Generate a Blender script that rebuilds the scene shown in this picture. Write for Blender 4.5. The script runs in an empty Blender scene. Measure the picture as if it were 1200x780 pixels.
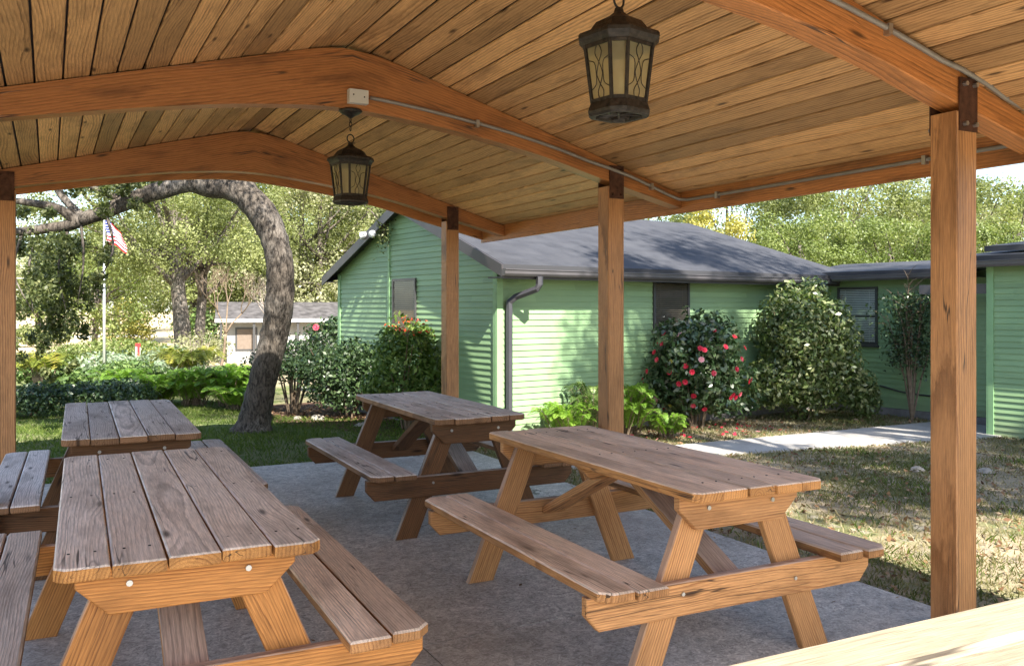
import bpy, math, random
import numpy as np
from mathutils import Vector, Matrix, Euler
random.seed(7); RNG = np.random.default_rng(7)
scene = bpy.context.scene
COL = scene.collection
R = math.radians

# ------------------------------------------------------------------ materials
def newmat(name):
    m = bpy.data.materials.new(name); m.use_nodes = True
    nt = m.node_tree
    for n in list(nt.nodes): nt.nodes.remove(n)
    out = nt.nodes.new('ShaderNodeOutputMaterial')
    return m, nt, out
def N(nt, t, **kw):
    n = nt.nodes.new(t)
    for k, v in kw.items():
        if k.startswith('_'): setattr(n, k[1:], v)
        else: n.inputs[k.replace('_', ' ')].default_value = v
    return n
def L(nt, a, b): nt.links.new(a, b)
def math_n(nt, op, a, b=None, c=None, clamp=False):
    n = nt.nodes.new('ShaderNodeMath'); n.operation = op; n.use_clamp = clamp
    for i, v in enumerate((a, b, c)):
        if v is None: continue
        if hasattr(v, 'is_linked'): L(nt, v, n.inputs[i])
        else: n.inputs[i].default_value = v
    return n.outputs[0]
def mixc(nt, f, a, b, mode='MIX'):
    n = nt.nodes.new('ShaderNodeMix'); n.data_type = 'RGBA'; n.blend_type = mode
    for i, v in ((0, f), (6, a), (7, b)):
        if hasattr(v, 'is_linked'): L(nt, v, n.inputs[i])
        else: n.inputs[i].default_value = v if i == 0 else (*v, 1)
    return n.outputs[2]
def ramp(nt, f, stops):
    n = nt.nodes.new('ShaderNodeValToRGB'); cr = n.color_ramp
    while len(cr.elements) < len(stops): cr.elements.new(0.5)
    for e, (p, c) in zip(cr.elements, stops):
        e.position = p; e.color = (*c, 1) if len(c) == 3 else c
    L(nt, f, n.inputs[0]); return n.outputs[0]
def maprange(nt, v, a, b, c=0.0, d=1.0):
    n = nt.nodes.new('ShaderNodeMapRange'); L(nt, v, n.inputs[0])
    for i, x in enumerate((a, b, c, d)): n.inputs[i+1].default_value = x
    return n.outputs[0]
def attr(nt, name):
    n = nt.nodes.new('ShaderNodeAttribute'); n.attribute_name = name; return n
def noise(nt, vec, scale, detail=3, rough=.55, dist=0):
    n = nt.nodes.new('ShaderNodeTexNoise'); n.inputs['Scale'].default_value = scale
    n.inputs['Detail'].default_value = detail; n.inputs['Roughness'].default_value = rough
    n.inputs['Distortion'].default_value = dist
    if vec is not None: L(nt, vec, n.inputs['Vector'])
    return n.outputs[0]
def vmul(nt, vec, s):
    n = nt.nodes.new('ShaderNodeVectorMath'); n.operation = 'MULTIPLY'; L(nt, vec, n.inputs[0]); n.inputs[1].default_value = s
    return n.outputs[0]
def principled(nt, out, col, rough=.6, spec=.5, metal=0, bump=None, bstr=.3, bdist=.01):
    p = nt.nodes.new('ShaderNodeBsdfPrincipled')
    if hasattr(col, 'is_linked'): L(nt, col, p.inputs['Base Color'])
    else: p.inputs['Base Color'].default_value = (*col, 1)
    if hasattr(rough, 'is_linked'): L(nt, rough, p.inputs['Roughness'])
    else: p.inputs['Roughness'].default_value = rough
    p.inputs['Specular IOR Level'].default_value = spec; p.inputs['Metallic'].default_value = metal
    if bump is not None:
        b = nt.nodes.new('ShaderNodeBump'); b.inputs['Strength'].default_value = bstr; b.inputs['Distance'].default_value = bdist
        L(nt, bump, b.inputs['Height']); L(nt, b.outputs[0], p.inputs['Normal'])
    L(nt, p.outputs[0], out.inputs[0]); return p

def wood_mat(name, early, late, ring=150., weather=None, wamt=0., rough=.6, knots=.5, var=.35, stain=.35, contrast=1.0, spec=.3, wl=1.5, wa=.075, kf=(1.5, 6.5), checks=.85):
    """solid wood: growth rings about a pith line, in each board's own coordinates (attribute wc)"""
    m, nt, out = newmat(name)
    wc = attr(nt, 'wc').outputs['Vector']; rnd = attr(nt, 'rnd').outputs['Fac']
    off = nt.nodes.new('ShaderNodeCombineXYZ'); L(nt, math_n(nt, 'MULTIPLY', rnd, 37.), off.inputs[0]); L(nt, math_n(nt, 'MULTIPLY', rnd, 91.), off.inputs[1])
    va = nt.nodes.new('ShaderNodeVectorMath'); va.operation = 'ADD'; L(nt, wc, va.inputs[0]); L(nt, off.outputs[0], va.inputs[1])
    p = va.outputs[0]
    wob = noise(nt, vmul(nt, p, (wl, 2.2, 2.2)), 1.0, 1.0)
    wob2 = noise(nt, vmul(nt, p, (2.6, 9, 9)), 1.0, 2)
    sep = nt.nodes.new('ShaderNodeSeparateXYZ'); L(nt, wc, sep.inputs[0])
    # knots
    vor = nt.nodes.new('ShaderNodeTexVoronoi'); vor.voronoi_dimensions = '2D'; vor.inputs['Scale'].default_value = 1.0
    L(nt, vmul(nt, p, (kf[0], kf[1], 0)), vor.inputs['Vector'])
    sc = nt.nodes.new('ShaderNodeSeparateColor'); L(nt, vor.outputs['Color'], sc.inputs[0])
    has = math_n(nt, 'LESS_THAN', sc.outputs[0], knots)
    kd = vor.outputs['Distance']
    bulge = math_n(nt, 'MULTIPLY', has, maprange(nt, kd, 0.0, .34, 1, 0))
    kn = math_n(nt, 'MULTIPLY', has, maprange(nt, kd, .03, .10, 1, 0))
    r2 = math_n(nt, 'ADD', math_n(nt, 'MULTIPLY', sep.outputs[1], sep.outputs[1]), math_n(nt, 'MULTIPLY', sep.outputs[2], sep.outputs[2]))
    r = math_n(nt, 'SQRT', r2)
    r = math_n(nt, 'ADD', r, math_n(nt, 'MULTIPLY', wob, wa))
    r = math_n(nt, 'ADD', r, math_n(nt, 'MULTIPLY', wob2, .009))
    r = math_n(nt, 'ADD', r, math_n(nt, 'MULTIPLY', bulge, .018))
    rr_ = math_n(nt, 'MULTIPLY', r, ring)
    rr_ = math_n(nt, 'ADD', rr_, math_n(nt, 'MULTIPLY', noise(nt, vmul(nt, p, (14, 60, 60)), 1.0, 2), .55))
    x = math_n(nt, 'FRACT', rr_)
    wn = nt.nodes.new('ShaderNodeTexWhiteNoise'); wn.noise_dimensions = '2D'; cv = nt.nodes.new('ShaderNodeCombineXYZ'); L(nt, math_n(nt, 'FLOOR', rr_), cv.inputs[0]); L(nt, rnd, cv.inputs[1]); L(nt, cv.outputs[0], wn.inputs['Vector'])
    ringv = maprange(nt, wn.outputs['Value'], 0, 1, .3, 1.0)
    g = ramp(nt, x, [(0, (0, 0, 0)), (.35, (.10,)*3), (.72, (.8,)*3), (.88, (1,)*3), (1, (.05,)*3)])
    fib = noise(nt, vmul(nt, p, (9, 330, 330)), 1.0, 3, .7)
    gf = math_n(nt, 'MULTIPLY', g, contrast, clamp=True)
    gf = math_n(nt, 'MULTIPLY', gf, ringv)
    gf = math_n(nt, 'MULTIPLY', gf, maprange(nt, noise(nt, vmul(nt, p, (3, 14, 14)), 1.0, 3), .3, .65, .45, 1.0))
    col = mixc(nt, gf, early, late)
    fb = maprange(nt, fib, .25, .75, .56, 1.34)
    bc = math_n(nt, 'ADD', 1 - var/2, math_n(nt, 'MULTIPLY', math_n(nt, 'FRACT', math_n(nt, 'MULTIPLY', rnd, 17.3)), var))
    mul = nt.nodes.new('ShaderNodeVectorMath'); mul.operation = 'SCALE'
    L(nt, col, mul.inputs[0]); L(nt, math_n(nt, 'MULTIPLY', fb, bc), mul.inputs['Scale']); col = mul.outputs[0]
    st = noise(nt, vmul(nt, p, (1.7, 6, 6)), 1.0, 4, .6)
    col = mixc(nt, math_n(nt, 'MULTIPLY', maprange(nt, st, .52, .72), stain), col, tuple(c*.42 for c in late))
    col = mixc(nt, math_n(nt, 'MULTIPLY', kn, .85), col, (late[0]*.22, late[1]*.2, late[2]*.2))
    if weather:
        geo = nt.nodes.new('ShaderNodeNewGeometry'); sn = nt.nodes.new('ShaderNodeSeparateXYZ'); L(nt, geo.outputs['Normal'], sn.inputs[0])
        up = maprange(nt, sn.outputs[2], .05, .5)
        pat = maprange(nt, noise(nt, vmul(nt, p, (1.1, 4, 4)), 1.0, 3), .25, .68, .74, 1.0)
        wv = math_n(nt, 'MULTIPLY', math_n(nt, 'MULTIPLY', up, pat), wamt)
        gm = nt.nodes.new('ShaderNodeVectorMath'); gm.operation = 'SCALE'; gm.inputs[0].default_value = weather
        L(nt, math_n(nt, 'MULTIPLY', math_n(nt, 'MULTIPLY', fb, bc), math_n(nt, 'SUBTRACT', 1.25, math_n(nt, 'MULTIPLY', gf, .72))), gm.inputs['Scale'])
        wk = mixc(nt, math_n(nt, 'MULTIPLY', kn, .8), gm.outputs[0], (.03, .024, .02))
        wk = mixc(nt, math_n(nt, 'MULTIPLY', maprange(nt, st, .5, .72), .75), wk, (weather[0]*.4, weather[1]*.36, weather[2]*.33))
        col = mixc(nt, wv, col, wk)
    ck = math_n(nt, 'ABSOLUTE', math_n(nt, 'SUBTRACT', noise(nt, vmul(nt, p, (.9, 24, 24)), 1.0, 1.5), .5))
    ck = math_n(nt, 'MULTIPLY', maprange(nt, ck, .004, .016, 1, 0), maprange(nt, noise(nt, vmul(nt, p, (1.6, 7, 7)), 1.0, 2), .53, .62))
    col = mixc(nt, math_n(nt, 'MULTIPLY', ck, checks), col, (.018, .012, .009))
    h = math_n(nt, 'SUBTRACT', math_n(nt, 'ADD', math_n(nt, 'MULTIPLY', g, .5), fib), math_n(nt, 'MULTIPLY', ck, 1.5))
    principled(nt, out, col, rough, spec, bump=h, bstr=.35, bdist=.0025)
    return m

def plain(name, col, rough=.6, spec=.4, metal=0, nscale=None, namt=.3, bump=0):
    m, nt, out = newmat(name)
    if nscale:
        tc = nt.nodes.new('ShaderNodeTexCoord')
        n = noise(nt, tc.outputs['Object'], nscale, 4)
        c = mixc(nt, maprange(nt, n, .3, .7), tuple(x*(1-namt) for x in col), tuple(min(1, x*(1+namt)) for x in col))
        principled(nt, out, c, rough, spec, metal, bump=n if bump else None, bstr=bump)
    else: principled(nt, out, col, rough, spec, metal)
    return m

def leaf_mat(name, c1, c2, c3=None, trans=.35, gloss=.35, rough=.45):
    m, nt, out = newmat(name)
    rnd = attr(nt, 'rnd').outputs['Fac']
    stops = [(0, c1), (.65, c2)] + ([(1.0, c3)] if c3 else [])
    col = ramp(nt, rnd, stops)
    p = nt.nodes.new('ShaderNodeBsdfPrincipled'); L(nt, col, p.inputs['Base Color'])
    p.inputs['Roughness'].default_value = rough; p.inputs['Specular IOR Level'].default_value = gloss
    t = nt.nodes.new('ShaderNodeBsdfTranslucent')
    sc = nt.nodes.new('ShaderNodeVectorMath'); sc.operation = 'MULTIPLY'; L(nt, col, sc.inputs[0]); sc.inputs[1].default_value = (1.25, 1.35, .6)
    L(nt, sc.outputs[0], t.inputs[0])
    mx = nt.nodes.new('ShaderNodeMixShader'); mx.inputs[0].default_value = trans
    L(nt, p.outputs[0], mx.inputs[1]); L(nt, t.outputs[0], mx.inputs[2]); L(nt, mx.outputs[0], out.inputs[0])
    return m

def bark_mat(name, c1, c2, scale=9, bump=.9):
    m, nt, out = newmat(name)
    tc = nt.nodes.new('ShaderNodeTexCoord')
    ob = tc.outputs['Object']
    f1 = noise(nt, vmul(nt, ob, (1, 1, .3)), scale*2.6, 5, .65, 1.2); f2 = noise(nt, vmul(nt, ob, (1, 1, .45)), scale*7, 3, .6, .6)
    h = math_n(nt, 'ADD', math_n(nt, 'MULTIPLY', f1, .7), math_n(nt, 'MULTIPLY', f2, .3))
    pat = noise(nt, ob, 2.2, 4)
    lite = mixc(nt, maprange(nt, pat, .45, .68), c1, c2)
    col = mixc(nt, maprange(nt, h, .40, .58), tuple(x*.22 for x in c1), lite)
    principled(nt, out, col, .9, .15, bump=h, bstr=bump, bdist=.03)
    return m

M = {}
M['top'] = wood_mat('tabletop_wood', (.52, .25, .075), (.15, .046, .010), 90, (.78, .70, .62), .97, .62, .25, .46, .65, wl=.8, wa=.13)
M['browntop'] = wood_mat('brown_tabletop_wood', (.50, .24, .08), (.15, .05, .012), 85, (.72, .60, .49), .94, .62, .25, .42, .65, wl=.8, wa=.13)
M['oldtop'] = wood_mat('old_tabletop_wood', (.30, .16, .08), (.12, .055, .025), 90, (.70, .665, .64), .97, .66, .3, .42, .7, wl=.8, wa=.13)
M['frame'] = wood_mat('frame_wood', (.54, .235, .065), (.17, .054, .011), 85, (.42, .33, .28), .75, .6, .25, .3, .5, wl=.8, wa=.11)
M['paleframe'] = wood_mat('pale_frame_wood', (.56, .285, .115), (.22, .08, .024), 85, (.42, .33, .28), .75, .6, .25, .34, .5, wl=.8, wa=.11)
M['oldframe'] = wood_mat('old_frame_wood', (.17, .08, .033), (.065, .027, .01), 85, (.40, .36, .33), .85, .65, .35, .3, .5, wl=.8, wa=.11)
M['seat'] = wood_mat('seat_wood', (.44, .22, .085), (.14, .05, .016), 90, (.74, .62, .51), .9, .62, .25, .44, .65, wl=.8, wa=.13)
M['oldseat'] = wood_mat('old_seat_wood', (.28, .15, .075), (.12, .055, .025), 90, (.74, .705, .68), .95, .66, .3, .4, .65, wl=.8, wa=.13)
M['ceil'] = wood_mat('ceiling_pine', (.58, .335, .15), (.10, .038, .011), 58, rough=.55, knots=.16, var=.7, stain=.45, wl=.8, wa=.15, contrast=.9, checks=.25)
M['beam'] = wood_mat('cedar_beam', (.45, .18, .055), (.13, .044, .012), 60, rough=.42, knots=.16, var=.34, stain=.65, contrast=.85, wl=.7, wa=.12, spec=.45)
M['post'] = wood_mat('cedar_post', (.50, .245, .10), (.16, .06, .018), 60, rough=.45, knots=.08, var=.2, stain=.4, contrast=1.0, wl=.8, wa=.12, spec=.4)
M['rail'] = wood_mat('pale_rail_wood', (.29, .25, .185), (.20, .16, .11), 90, rough=.6, knots=.2, var=.12, stain=.15, contrast=.5)
M['deck'] = plain('roof_deck', (.05, .035, .02), .9)
M['bracket'] = plain('rusty_bracket', (.08, .036, .022), .75, .3, .3, 25, .5, .2)
M['bolt'] = plain('zinc_bolt', (.45, .45, .44), .35, .5, .9)
M['conduit'] = plain('grey_conduit', (.25, .235, .215), .45, .5, .3, 12, .12)
M['box'] = plain('grey_box', (.55, .54, .50), .5, .4, 0, 9, .08)
M['iron'] = plain('black_lantern_iron', (.022, .018, .015), .5, .5, .4, 60, .8, .3)
M['bulb'] = plain('candle_tube', (.7, .62, .42), .4)
M['fascia'] = plain('dark_fascia', (.045, .04, .042), .45, .5, 0, 5, .15)
M['gutter'] = plain('dark_gutter', (.075, .07, .075), .35, .6, .1, 4, .15)
M['down'] = plain('grey_downspout', (.055, .055, .065), .35, .6, .3, 6, .12)
M['white'] = plain('white_paint', (.75, .74, .72), .5, .4, 0, 5, .08)
M['trim'] = plain('green_trim', (.22, .38, .19), .5, .4, 0, 6, .08)
M['foundation'] = plain('foundation_block', (.17, .16, .16), .85, .2, 0, 8, .25, .2)
M['winframe'] = plain('dark_window_frame', (.05, .05, .052), .4, .5)
M['blind'] = plain('window_blind', (.72, .70, .66), .55, .3, 0, 9, .08)
M['darkblind'] = plain('dark_window_blind', (.16, .125, .10), .55, .3, 0, 9, .12)
M['void'] = plain('window_dark', (.012, .012, .012), .6)
M['steel'] = plain('pole_metal', (.65, .65, .65), .3, .5, .6)
M['wire'] = plain('wire', (.4, .4, .4), .5)
M['redsign'] = plain('red_marker', (.55, .03, .03), .5)
M['rock'] = plain('pale_rock', (.30, .27, .23), .85, .2, 0, 7, .4, .5)
M['greywall'] = plain('shaded_white_wall', (.30, .295, .29), .7, .3, 0, 2.5, .15)  # white wall greyed in its base colour to stand for shade
M['greyroof'] = plain('grey_roof', (.075, .07, .07), .85, .2, 0, 3, .5)  # roof tone darkened in place of dappled tree shade
M['twig'] = plain('twig', (.16, .12, .085), .9, .1, 0, 18, .35)
M['paletwig'] = plain('pale_twig', (.34, .29, .25), .9, .1, 0, 18, .3)
M['oakbark'] = bark_mat('oak_bark', (.12, .10, .082), (.22, .195, .17))
M['bark'] = bark_mat('grey_bark', (.15, .125, .105), (.26, .23, .20), 6)

def mk_siding():
    m, nt, out = newmat('green_siding_paint')
    tc = nt.nodes.new('ShaderNodeTexCoord'); ob = tc.outputs['Object']
    a = noise(nt, ob, 1.3, 4); b = noise(nt, vmul(nt, ob, (3, 3, 60)), 1, 3)
    c = mixc(nt, maprange(nt, a, .35, .7), (.205, .325, .165), (.25, .375, .19))
    c = mixc(nt, math_n(nt, 'MULTIPLY', maprange(nt, b, .5, .8), .3), c, (.14, .24, .145))
    sp = nt.nodes.new('ShaderNodeSeparateXYZ'); L(nt, ob, sp.inputs[0])
    crs = math_n(nt, 'FLOOR', math_n(nt, 'DIVIDE', math_n(nt, 'SUBTRACT', sp.outputs[2], .12), .0714))
    lng = math_n(nt, 'FLOOR', math_n(nt, 'ADD', math_n(nt, 'DIVIDE', math_n(nt, 'ADD', sp.outputs[0], sp.outputs[1]), 2.3), math_n(nt, 'MULTIPLY', crs, .37)))
    wn = nt.nodes.new('ShaderNodeTexWhiteNoise'); wn.noise_dimensions = '2D'; cv = nt.nodes.new('ShaderNodeCombineXYZ'); L(nt, crs, cv.inputs[0]); L(nt, lng, cv.inputs[1]); L(nt, cv.outputs[0], wn.inputs['Vector'])
    sc = nt.nodes.new('ShaderNodeVectorMath'); sc.operation = 'SCALE'; L(nt, c, sc.inputs[0]); L(nt, maprange(nt, wn.outputs['Value'], 0, 1, .9, 1.07), sc.inputs['Scale']); c = sc.outputs[0]
    dirt = math_n(nt, 'MULTIPLY', maprange(nt, math_n(nt, 'ADD', sp.outputs[2], math_n(nt, 'MULTIPLY', noise(nt, ob, 6, 4), .35)), .5, .22), .45)
    c = mixc(nt, dirt, c, (.17, .17, .11))
    principled(nt, out, c, .5, .4, bump=b, bstr=.15, bdist=.004); return m
M['siding'] = mk_siding()

def mk_shingle():
    m, nt, out = newmat('asphalt_shingles')
    uv = nt.nodes.new('ShaderNodeUVMap')
    br = nt.nodes.new('ShaderNodeTexBrick'); L(nt, uv.outputs[0], br.inputs['Vector'])
    br.inputs['Scale'].default_value = 1; br.inputs['Brick Width'].default_value = .24; br.inputs['Row Height'].default_value = .11
    br.inputs['Mortar Size'].default_value = .006; br.inputs['Color1'].default_value = (.018, .019, .025, 1); br.inputs['Color2'].default_value = (.032, .034, .043, 1)
    br.inputs['Mortar'].default_value = (.025, .025, .028, 1); br.inputs['Bias'].default_value = 0
    n = noise(nt, uv.outputs[0], 3, 5); n2 = noise(nt, uv.outputs[0], 160, 2)
    c = mixc(nt, maprange(nt, n, .4, .7), br.outputs[0], (.044, .045, .052))
    c = mixc(nt, maprange(nt, n2, .45, .7), c, (.06, .061, .067))
    principled(nt, out, c, .8, .35, bump=br.outputs['Fac'], bstr=-.5, bdist=.01); return m
M['shingle'] = mk_shingle()

def mk_slab():
    m, nt, out = newmat('patio_concrete')
    tc = nt.nodes.new('ShaderNodeTexCoord'); ob = tc.outputs['Object']
    a = noise(nt, ob, .9, 5, .6); b = noise(nt, ob, 14, 5, .7, 1.2); d = noise(nt, ob, 160, 3)
    w_ = noise(nt, ob, 30, 3, .6, 2.5)
    b = math_n(nt, 'ADD', math_n(nt, 'MULTIPLY', b, .45), math_n(nt, 'MULTIPLY', w_, .55))
    c = ramp(nt, b, [(.37, (.22, .212, .206)), (.5, (.50, .49, .48)), (.61, (.78, .77, .755))])
    c = mixc(nt, math_n(nt, 'MULTIPLY', maprange(nt, a, .42, .68), .55), c, (.15, .135, .12))
    c = mixc(nt, math_n(nt, 'MULTIPLY', maprange(nt, d, .45, .75), .5), c, (.40, .39, .37))
    vk = nt.nodes.new('ShaderNodeTexVoronoi'); vk.feature = 'DISTANCE_TO_EDGE'; vk.inputs['Scale'].default_value = .42
    wv = nt.nodes.new('ShaderNodeVectorMath'); wv.operation = 'ADD'; L(nt, ob, wv.inputs[0])
    nz = nt.nodes.new('ShaderNodeTexNoise'); nz.inputs['Scale'].default_value = 3.0; nz.inputs['Detail'].default_value = 5; L(nt, ob, nz.inputs['Vector']); L(nt, vmul(nt, nz.outputs['Color'], (.5, .5, .0)), wv.inputs[1]); L(nt, wv.outputs[0], vk.inputs['Vector'])
    ck = math_n(nt, 'MULTIPLY', maprange(nt, vk.outputs['Distance'], .0006, .002, 1, 0), maprange(nt, noise(nt, ob, .5, 2), .5, .56))
    c = mixc(nt, math_n(nt, 'MULTIPLY', ck, .8), c, (.04, .036, .033))
    st = maprange(nt, noise(nt, ob, 2.3, 5, .7), .6, .72); c = mixc(nt, math_n(nt, 'MULTIPLY', st, .5), c, (.12, .105, .09))
    c = mixc(nt, 1.0, c, (1.0, .965, .90), 'MULTIPLY')
    principled(nt, out, c, maprange(nt, b, .3, .7, .55, .85), .35, bump=math_n(nt, 'ADD', b, math_n(nt, 'MULTIPLY', d, .4)), bstr=.45, bdist=.006); return m
M['slab'] = mk_slab()
def mk_path():
    m, nt, out = newmat('path_concrete')
    tc = nt.nodes.new('ShaderNodeTexCoord'); ob = tc.outputs['Object']
    a = noise(nt, ob, 1.6, 5, .6); b = noise(nt, ob, 40, 4, .7)
    c = ramp(nt, a, [(.3, (.30, .28, .26)), (.7, (.46, .44, .41))])
    c = mixc(nt, math_n(nt, 'MULTIPLY', maprange(nt, b, .45, .7), .4), c, (.22, .2, .18))
    principled(nt, out, c, .85, .2, bump=b, bstr=.3, bdist=.005); return m
M['path'] = mk_path()
def mk_ground():
    m, nt, out = newmat('lawn_soil')
    tc = nt.nodes.new('ShaderNodeTexCoord'); ob = tc.outputs['Object']
    sep = nt.nodes.new('ShaderNodeSeparateXYZ'); L(nt, ob, sep.inputs[0])
    a = noise(nt, ob, .75, 5, .6); b = noise(nt, ob, 4.5, 5, .65); d = noise(nt, ob, 55, 4, .7); e = noise(nt, ob, .05, 3)
    straw = mixc(nt, d, (.27, .21, .135), (.46, .38, .27))
    green = mixc(nt, d, (.055, .085, .02), (.15, .19, .055))
    sand = mixc(nt, d, (.30, .26, .21), (.52, .47, .41))
    # the lawn by the oak is greener than the dry side yard
    gx = math_n(nt, 'MULTIPLY', maprange(nt, sep.outputs[0], 5.0, 2.8), maprange(nt, sep.outputs[1], 7.5, 9.0))
    far = maprange(nt, sep.outputs[1], 26, 32)
    gx = math_n(nt, 'MULTIPLY', gx, math_n(nt, 'SUBTRACT', 1.0, far))
    gsel = math_n(nt, 'ADD', maprange(nt, math_n(nt, 'ADD', math_n(nt, 'MULTIPLY', a, .6), math_n(nt, 'MULTIPLY', b, .4)), .47, .58, 0, .75), math_n(nt, 'MULTIPLY', gx, .75), clamp=True)
    c = mixc(nt, gsel, straw, green)
    c = mixc(nt, math_n(nt, 'MULTIPLY', maprange(nt, b, .56, .68), math_n(nt, 'SUBTRACT', .85, math_n(nt, 'MULTIPLY', gx, .7))), c, sand)
    dirt = maprange(nt, noise(nt, ob, 9, 4), .55, .7)
    c = mixc(nt, math_n(nt, 'MULTIPLY', dirt, .45), c, (.12, .085, .05))
    c = mixc(nt, math_n(nt, 'MULTIPLY', far, .85), c, (.50, .40, .24))
    principled(nt, out, c, .95, .1, bump=math_n(nt, 'ADD', d, b), bstr=.8, bdist=.03); return m
M['ground'] = mk_ground()
def mk_glass_pane():
    m, nt, out = newmat('window_glass')
    g = N(nt, 'ShaderNodeBsdfGlossy', Roughness=.03); g.inputs[0].default_value = (.9, .95, 1, 1)
    t = nt.nodes.new('ShaderNodeBsdfTransparent'); t.inputs[0].default_value = (.85, .9, .9, 1)
    fr = N(nt, 'ShaderNodeFresnel', IOR=1.5)
    mx = nt.nodes.new('ShaderNodeMixShader'); L(nt, math_n(nt, 'ADD', math_n(nt, 'MULTIPLY', fr.outputs[0], .7), .03), mx.inputs[0]); L(nt, t.outputs[0], mx.inputs[1]); L(nt, g.outputs[0], mx.inputs[2])
    L(nt, mx.outputs[0], out.inputs[0]); return m
M['pane'] = mk_glass_pane()
def mk_lantern_glass():
    m, nt, out = newmat('seeded_lantern_glass')
    tc = nt.nodes.new('ShaderNodeTexCoord')
    n = noise(nt, tc.outputs['Object'], 45, 4)
    d = N(nt, 'ShaderNodeBsdfPrincipled', Roughness=.25); L(nt, mixc(nt, n, (.40, .35, .20), (.62, .57, .38)), d.inputs['Base Color'])
    tl = nt.nodes.new('ShaderNodeBsdfTranslucent'); tl.inputs[0].default_value = (.75, .68, .45, 1)
    tr = nt.nodes.new('ShaderNodeBsdfTransparent'); tr.inputs[0].default_value = (.95, .9, .7, 1)
    m1 = N(nt, 'ShaderNodeMixShader', Fac=.6); L(nt, d.outputs[0], m1.inputs[1]); L(nt, tl.outputs[0], m1.inputs[2])
    m2 = N(nt, 'ShaderNodeMixShader', Fac=.45); L(nt, m1.outputs[0], m2.inputs[1]); L(nt, tr.outputs[0], m2.inputs[2])
    L(nt, m2.outputs[0], out.inputs[0]); return m
M['lglass'] = mk_lantern_glass()
def mk_flag():
    m, nt, out = newmat('flag_cloth')
    uv = nt.nodes.new('ShaderNodeUVMap'); s = nt.nodes.new('ShaderNodeSeparateXYZ'); L(nt, uv.outputs[0], s.inputs[0])
    st = math_n(nt, 'LESS_THAN', math_n(nt, 'FRACT', math_n(nt, 'MULTIPLY', s.outputs[1], 6.5)), .5)
    c = mixc(nt, st, (.8, .8, .8), (.62, .02, .035))
    can = math_n(nt, 'MULTIPLY', math_n(nt, 'LESS_THAN', s.outputs[0], .42), math_n(nt, 'GREATER_THAN', s.outputs[1], 6/13))
    vx = math_n(nt, 'SUBTRACT', math_n(nt, 'FRACT', math_n(nt, 'MULTIPLY', s.outputs[0], 14.3)), .5)
    vy = math_n(nt, 'SUBTRACT', math_n(nt, 'FRACT', math_n(nt, 'MULTIPLY', s.outputs[1], 9.3)), .5)
    star = math_n(nt, 'LESS_THAN', math_n(nt, 'ADD', math_n(nt, 'MULTIPLY', vx, vx), math_n(nt, 'MULTIPLY', vy, vy)), .07)
    cc = mixc(nt, star, (.02, .035, .20), (.8, .8, .8))
    c = mixc(nt, can, c, cc)
    d = N(nt, 'ShaderNodeBsdfDiffuse'); L(nt, c, d.inputs[0]); t = nt.nodes.new('ShaderNodeBsdfTranslucent'); L(nt, c, t.inputs[0])
    mx = N(nt, 'ShaderNodeMixShader', Fac=.35); L(nt, d.outputs[0], mx.inputs[1]); L(nt, t.outputs[0], mx.inputs[2]); L(nt, mx.outputs[0], out.inputs[0]); return m
M['flag'] = mk_flag()
M['oakleaf'] = leaf_mat('live_oak_leaves', (.045, .06, .02), (.10, .12, .04), (.20, .21, .09))
M['brightleaf'] = leaf_mat('sunny_tree_leaves', (.11, .13, .045), (.22, .245, .095), (.36, .375, .18), .45)
M['midleaf'] = leaf_mat('tree_leaves', (.095, .12, .04), (.18, .21, .075), (.32, .34, .15), .45)
M['vivid'] = leaf_mat('vivid_tree_leaves', (.085, .12, .03), (.16, .20, .058), (.28, .31, .12), .4)
M['paleleaf'] = leaf_mat('pale_grey_leaves', (.19, .19, .11), (.32, .32, .19), (.46, .45, .30), .45)
M['yellow'] = leaf_mat('yellow_leaves', (.20, .19, .04), (.33, .30, .07), (.46, .41, .13), .4)
M['dark'] = leaf_mat('dark_shrub_leaves', (.018, .035, .014), (.04, .075, .026), (.10, .15, .06), .25, .5, .38)
M['shrub'] = leaf_mat('shrub_leaves', (.04, .075, .02), (.09, .15, .04), (.19, .26, .08), .3, .4)
M['fern'] = leaf_mat('fern_leaves', (.085, .17, .02), (.17, .30, .04), (.28, .42, .08), .45, .3)
M['holly'] = leaf_mat('glossy_bush_leaves', (.05, .085, .022), (.12, .165, .045), (.36, .37, .19), .3, .6, .33)
M['nandina'] = leaf_mat('nandina_leaves', (.05, .10, .02), (.12, .20, .045), (.24, .32, .09), .35)
M['camellia'] = leaf_mat('camellia_leaves', (.02, .045, .015), (.045, .085, .03), (.14, .18, .09), .2, .7, .28)
M['sagoleaf'] = leaf_mat('sago_leaves', (.07, .10, .015), (.20, .22, .03), (.38, .34, .06), .35, .4)
M['greyleaf'] = leaf_mat('grey_green_leaves', (.16, .22, .14), (.24, .30, .20), (.34, .38, .27), .3)
M['petal'] = leaf_mat('camellia_petals', (.50, .015, .045), (.68, .05, .10), (.82, .30, .38), .4, .3)
M['palepetal'] = leaf_mat('pale_pink_petals', (.75, .30, .40), (.85, .5, .58), None, .4, .3)
M['berry'] = leaf_mat('red_leaves', (.45, .03, .015), (.6, .08, .03), (.7, .2, .08), .35)
M['drygrass'] = leaf_mat('dry_grass_blades', (.075, .10, .03), (.26, .22, .125), (.46, .38, .27), .35, .1, .7)
M['greengrass'] = leaf_mat('green_grass_blades', (.055, .09, .018), (.12, .17, .035), (.26, .27, .09), .4, .15, .6)
M['litter'] = leaf_mat('fallen_leaves', (.09, .045, .025), (.21, .12, .06), (.40, .29, .19), .15, .2, .7)
M['mulch'] = plain('mulch_soil', (.10, .06, .04), .95, .1, 0, 14, .6, .8)
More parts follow.
